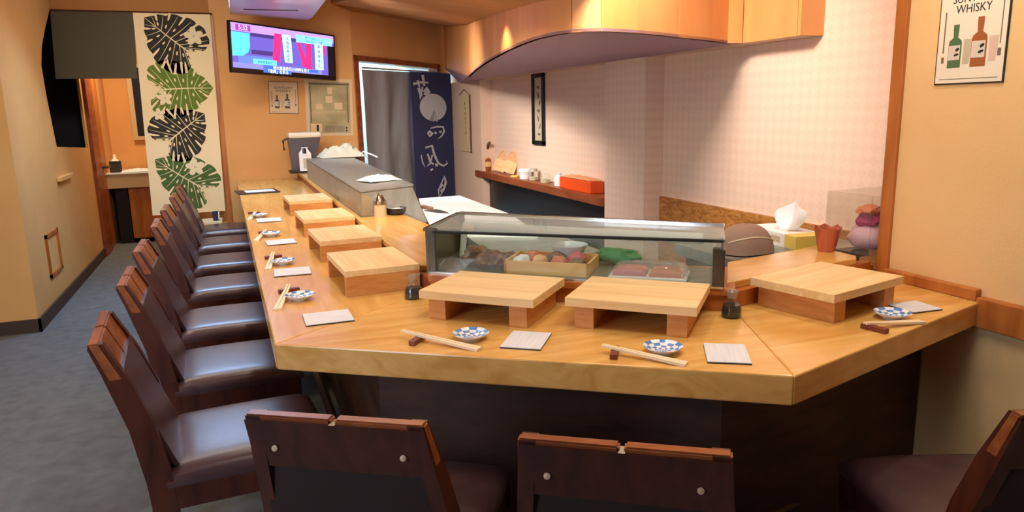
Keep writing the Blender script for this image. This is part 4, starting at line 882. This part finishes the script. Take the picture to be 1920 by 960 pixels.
# shelf on the kitchen wall with things on it
SZ = .73
sf = thing('wall_shelf', 'reddish wooden shelf along the pink kitchen wall', 'shelf', (0, 0, 0))
new('board', box(XF - .02, XP, 4.325, 7.05, SZ - .06, SZ, bev=.003), 'redwood', parent=sf)
tag(new('dark_recess_panel', box(XP - .06, XP, 4.325, 6.865, 0, SZ - .06), 'black'), 'black panel standing in for the dark recess below the reddish shelf', 'cabinet')  # black sheet stands in for the dark recess under the shelf
def shelf_pos(px, x=2.385): r = ray(px, 320); t = x / r[0]; return (x, t * r[1], SZ)
p = shelf_pos(914); b = thing('amber_bottle', 'amber bottle with dark pump neck at the far end of the shelf', 'bottle', p)
new('body', lathe([(0, 0), (.04, 0), (.045, .02), (.045, .11), (.03, .13), (0, .13)], 20), 'label_brown', parent=b, smooth=True); new('cap', lathe([(0, .13), (.025, .13), (.025, .155), (0, .155)], 16), 'white', parent=b, smooth=True)
new('pump_neck', tube([(0, 0, .13), (.0, -.01, .2), (0, -.05, .26), (0, -.09, .28)], .014), 'sepia', parent=b, smooth=True)
new('lettering_patch', lathe([(.0455, .04), (.0462, .04), (.0462, .09), (.0455, .09)], 20), 'lightwood', parent=b)
def scoop(px, label, lean):
    q = shelf_pos(px, 2.375); s = thing('wooden_scoop', label, 'scoop', q); s.rotation_euler = (0, 0, 0)
    out = [(-.075, 0), (.075, 0), (.085, .14), (.07, .23), (.045, .27), (0, .285), (-.045, .27), (-.07, .23), (-.085, .14)]
    bm = prism(out, -.008, .008); Mx = Matrix.Translation((0, .0, .008)) @ Matrix.Rotation(lean, 4, 'X') @ Matrix.Rotation(-.7, 4, 'Z').inverted() @ Matrix.Identity(4)
    Mx = Matrix.Translation((0, 0, .022)) @ Matrix.Rotation(.95, 4, 'Z') @ Matrix.Rotation(.22, 4, 'Y') @ Matrix(((0, 0, 1, 0), (1, 0, 0, 0), (0, 1, 0, 0), (0, 0, 0, 1))) @ Matrix.Rotation(lean, 4, 'Z') @ Matrix.Scale(.72, 4)
    new('body', xform(bm, Mx), 'lightwood', parent=s)
    inn = [(x * .78, y * .8 + .045) for x, y in out[2:]]
    new('bowl_face', xform(prism(inn, -.011, -.0075), Mx), 'board_side', parent=s)
    new('bowl_rim', xform(tube([(x * .9, y * .95 + .01, -.012) for x, y in out[2:]], .006, 6), Mx), 'lightwood', parent=s)
    return s
scoop(934, 'pale wooden scoop leaning on the shelf beside the amber bottle', .38)
scoop(953, 'second wooden scoop leaning behind the first on the shelf', .30)
p = shelf_pos(965, 2.37); tag(new('lid', lathe([(0, 0), (.04, 0), (.04, .012), (0, .016)], 20), 'yellow'), 'small flat yellow lid lying on the shelf', 'lid').location = p
p = shelf_pos(985); b = thing('white_container', 'round white lidded container on the middle of the shelf', 'container', p)
new('tub', lathe([(0, 0), (.05, 0), (.058, .06), (0, .06)], 24), 'chinaw', parent=b, smooth=True); new('lid', lathe([(0, .06), (.062, .06), (.062, .075), (.05, .085), (0, .087)], 24), 'white', parent=b, smooth=True)
for px, lab in ((1000, 'clear glass jar with grey lid right of the white container'), (1022, 'small clear glass jar left of the white bottle')):
    p = shelf_pos(px); b = thing('glass_jar', lab, 'jar', p); new('glass', lathe([(0, 0), (.042, 0), (.045, .01), (.045, .06), (.035, .075), (0, .075)], 20), 'clear', parent=b, smooth=True)
    new('contents', lathe([(0, .002), (.038, .002), (.038, .03), (0, .035)], 16), 'pgrey', parent=b, smooth=True)
    if px == 1000: new('lid', lathe([(0, .075), (.036, .075), (.036, .1), (0, .1)], 16), 'greycloth', parent=b, smooth=True)
p = shelf_pos(1048); b = thing('white_bottle', 'white plastic bottle beside the orange box on the shelf', 'bottle', p)
new('body', lathe([(0, 0), (.036, 0), (.038, .05), (.034, .07), (.02, .085), (0, .085)], 20), 'white', parent=b, smooth=True); new('cap', lathe([(0, .085), (.021, .085), (.021, .1), (0, .1)], 16), 'chinaw', parent=b, smooth=True)
y0 = shelf_pos(1060)[1]; y1 = shelf_pos(1119)[1]
tag(new('orange_box', box(2.335, 2.44, y1, y0, SZ, SZ + .085, bev=.006), 'orange_box'), 'bright orange box at the near end of the shelf', 'box')
tag(new('folded_cloth', xform(crumple(0, 0, 0, .1, y0 - y1 - .03, .02, 0, 4, 10), Matrix.Translation((2.385, (y0 + y1) / 2, SZ + .086))), 'orange_cloth', smooth=True), 'salmon folded cloth lying on the orange box', 'cloth')

# water dispenser niche / urn on far ledge
dx, dy = .60, 6.72
ds = thing('countertop_dispenser', 'dark plastic dispenser with pale lid at the far end of the counter', 'dispenser', (dx, dy, ZL))
new('tray', prism(rect(-.13, .10, -.12, .09), 0.0, .018, bev=.004), 'black', parent=ds)
new('body', loft([(-.10, -.03, .018), (.09, -.03, .018), (.09, .1, .018), (-.10, .1, .018)], [(-.12, -.09, .30), (.15, -.09, .30), (.15, .1, .30), (-.12, .1, .30)]), 'acgrey', parent=ds)
new('lid', prism(rect(-.12, .16, -.11, .11), .30, .35, bev=.02), 'poster_paper', parent=ds)
new('handle', tube([(-.13, -.05, .30), (-.165, -.05, .28), (-.16, -.05, .2)], .009), 'black', parent=ds, smooth=True)
new('spout', tube([(0, -.05, .22), (0, -.13, .20), (0, -.14, .17)], .016), 'black', parent=ds, smooth=True)
bt = thing('white_pump_bottle', 'white square bottle standing in front of the dark dispenser', 'bottle', (dx + .005, dy - .1, ZL + .018))
bm = loft([(-.05, -.04, 0), (.05, -.04, 0), (.05, .03, 0), (-.05, .03, 0)], [(-.05, -.04, .15), (.05, -.04, .15), (.05, .03, .15), (-.05, .03, .15)]); new('body', bm, 'white', parent=bt)
new('shoulder', loft([(-.05, -.04, .15), (.05, -.04, .15), (.05, .03, .15), (-.05, .03, .15)], [(-.026, -.024, .185), (.026, -.024, .185), (.026, .014, .185), (-.026, .014, .185)]), 'white', parent=bt)
new('cap', box(-.026, .026, -.024, .014, .185, .205, bev=.003), 'chinaw', parent=bt); new('label', box(-.022, .035, -.0412, -.040, .02, .11), 'pgrey', parent=bt)

# washroom
sk = thing('wash_basin', 'cream washroom counter seen through the opening', 'basin', (-.93, 8.75, 0))
new('counter', box(-.30, .40, -.15, .5, .60, .745, bev=.004), 'sink', parent=sk); new('rim', box(-.31, .41, -.16, .5, .745, .76, bev=.003), 'chinaw', parent=sk)
new('cabinet_door', box(-.12, .38, -.10, .48, .05, .60, bev=.01), 'trimwood', parent=sk); new('dark_gap', box(-.25, -.13, -.06, .48, .0, .60), 'black', parent=sk)  # black block stands in for the dark gap beside the cabinet
p = aty(218, 322, 8.75); sb = thing('soap_bottle', 'green-labelled soap bottle with white pump on the basin', 'bottle', (p.x, 8.75, .76))
new('body', box(-.055, .055, -.03, .03, 0, .12, bev=.008), 'leafdark', parent=sb); new('pump', lathe([(0, .12), (.04, .12), (.015, .15), (.012, .19), (0, .19)], 14), 'white', parent=sb, smooth=True)
p = aty(258, 322, 8.72); tag(new('hand_towel', crumple(p.x, 8.74, .76, .3, .16, .03, .1, 6), 'whitecloth', smooth=True), 'flat white hand towel lying on the washroom basin', 'towel')
mr = thing('wall_mirror', 'narrow dark mirror in a grey frame on the washroom wall', 'mirror', (-.93, 9.27, 1.12))
for r in ((-.07, -.02, -.03, .03, 0, .75), (-.07, .4, -.03, .03, -.04, .0), (-.07, .4, -.03, .03, .75, .79)): new('frame_bar', box(*r), 'sink', parent=mr)
new('glass', box(-.02, .4, -.01, .02, 0, .75), 'navyblack', parent=mr)
# thing glimpsed in arch
o = new('curved_rail', tube([(-1.9, 6.6, 1.56), (-1.9, 6.9, 1.57), (-1.88, 7.2, 1.54), (-1.84, 7.5, 1.48), (-1.8, 7.8, 1.50)], .03, 8), 'sink', smooth=True); tag(o, 'pale curved rail glimpsed in the dark arched opening', 'rail')
new('post', box(-1.93, -1.87, 6.98, 7.04, .66, 1.55), 'black', parent=o)
# cup beside the banner, on the floor box
bx = thing('side_stand', 'low cream stand below the leaf banner by the farthest chair', 'stand', (-.30, 6.86, 0))
new('top', box(-.1, .18, -.12, .12, .40, .43, bev=.004), 'cream', parent=bx)
for sx_, sy_ in ((-.08, -.1), (.16, -.1), (-.08, .1), (.16, .1)): new('leg', box(sx_ - .012, sx_ + .012, sy_ - .012, sy_ + .012, 0, .40), 'sink', parent=bx)
p = aty(411, 398, 6.8); vs = thing('dark_cup', 'dark purple cup with white side standing by the leaf banner', 'cup', (-.17, 6.80, .43))
new('body', lathe([(0, 0), (.022, 0), (.028, .08), (.024, .08), (.02, .006), (0, .006)], 16), 'navy', parent=vs, smooth=True); new('white_side', box(.02, .032, -.015, .015, .01, .075, bev=.003), 'white', parent=vs)
for o in [o for o in bpy.data.objects if o.name.startswith('curved_rail') or o.name.startswith('side_stand')]: pass
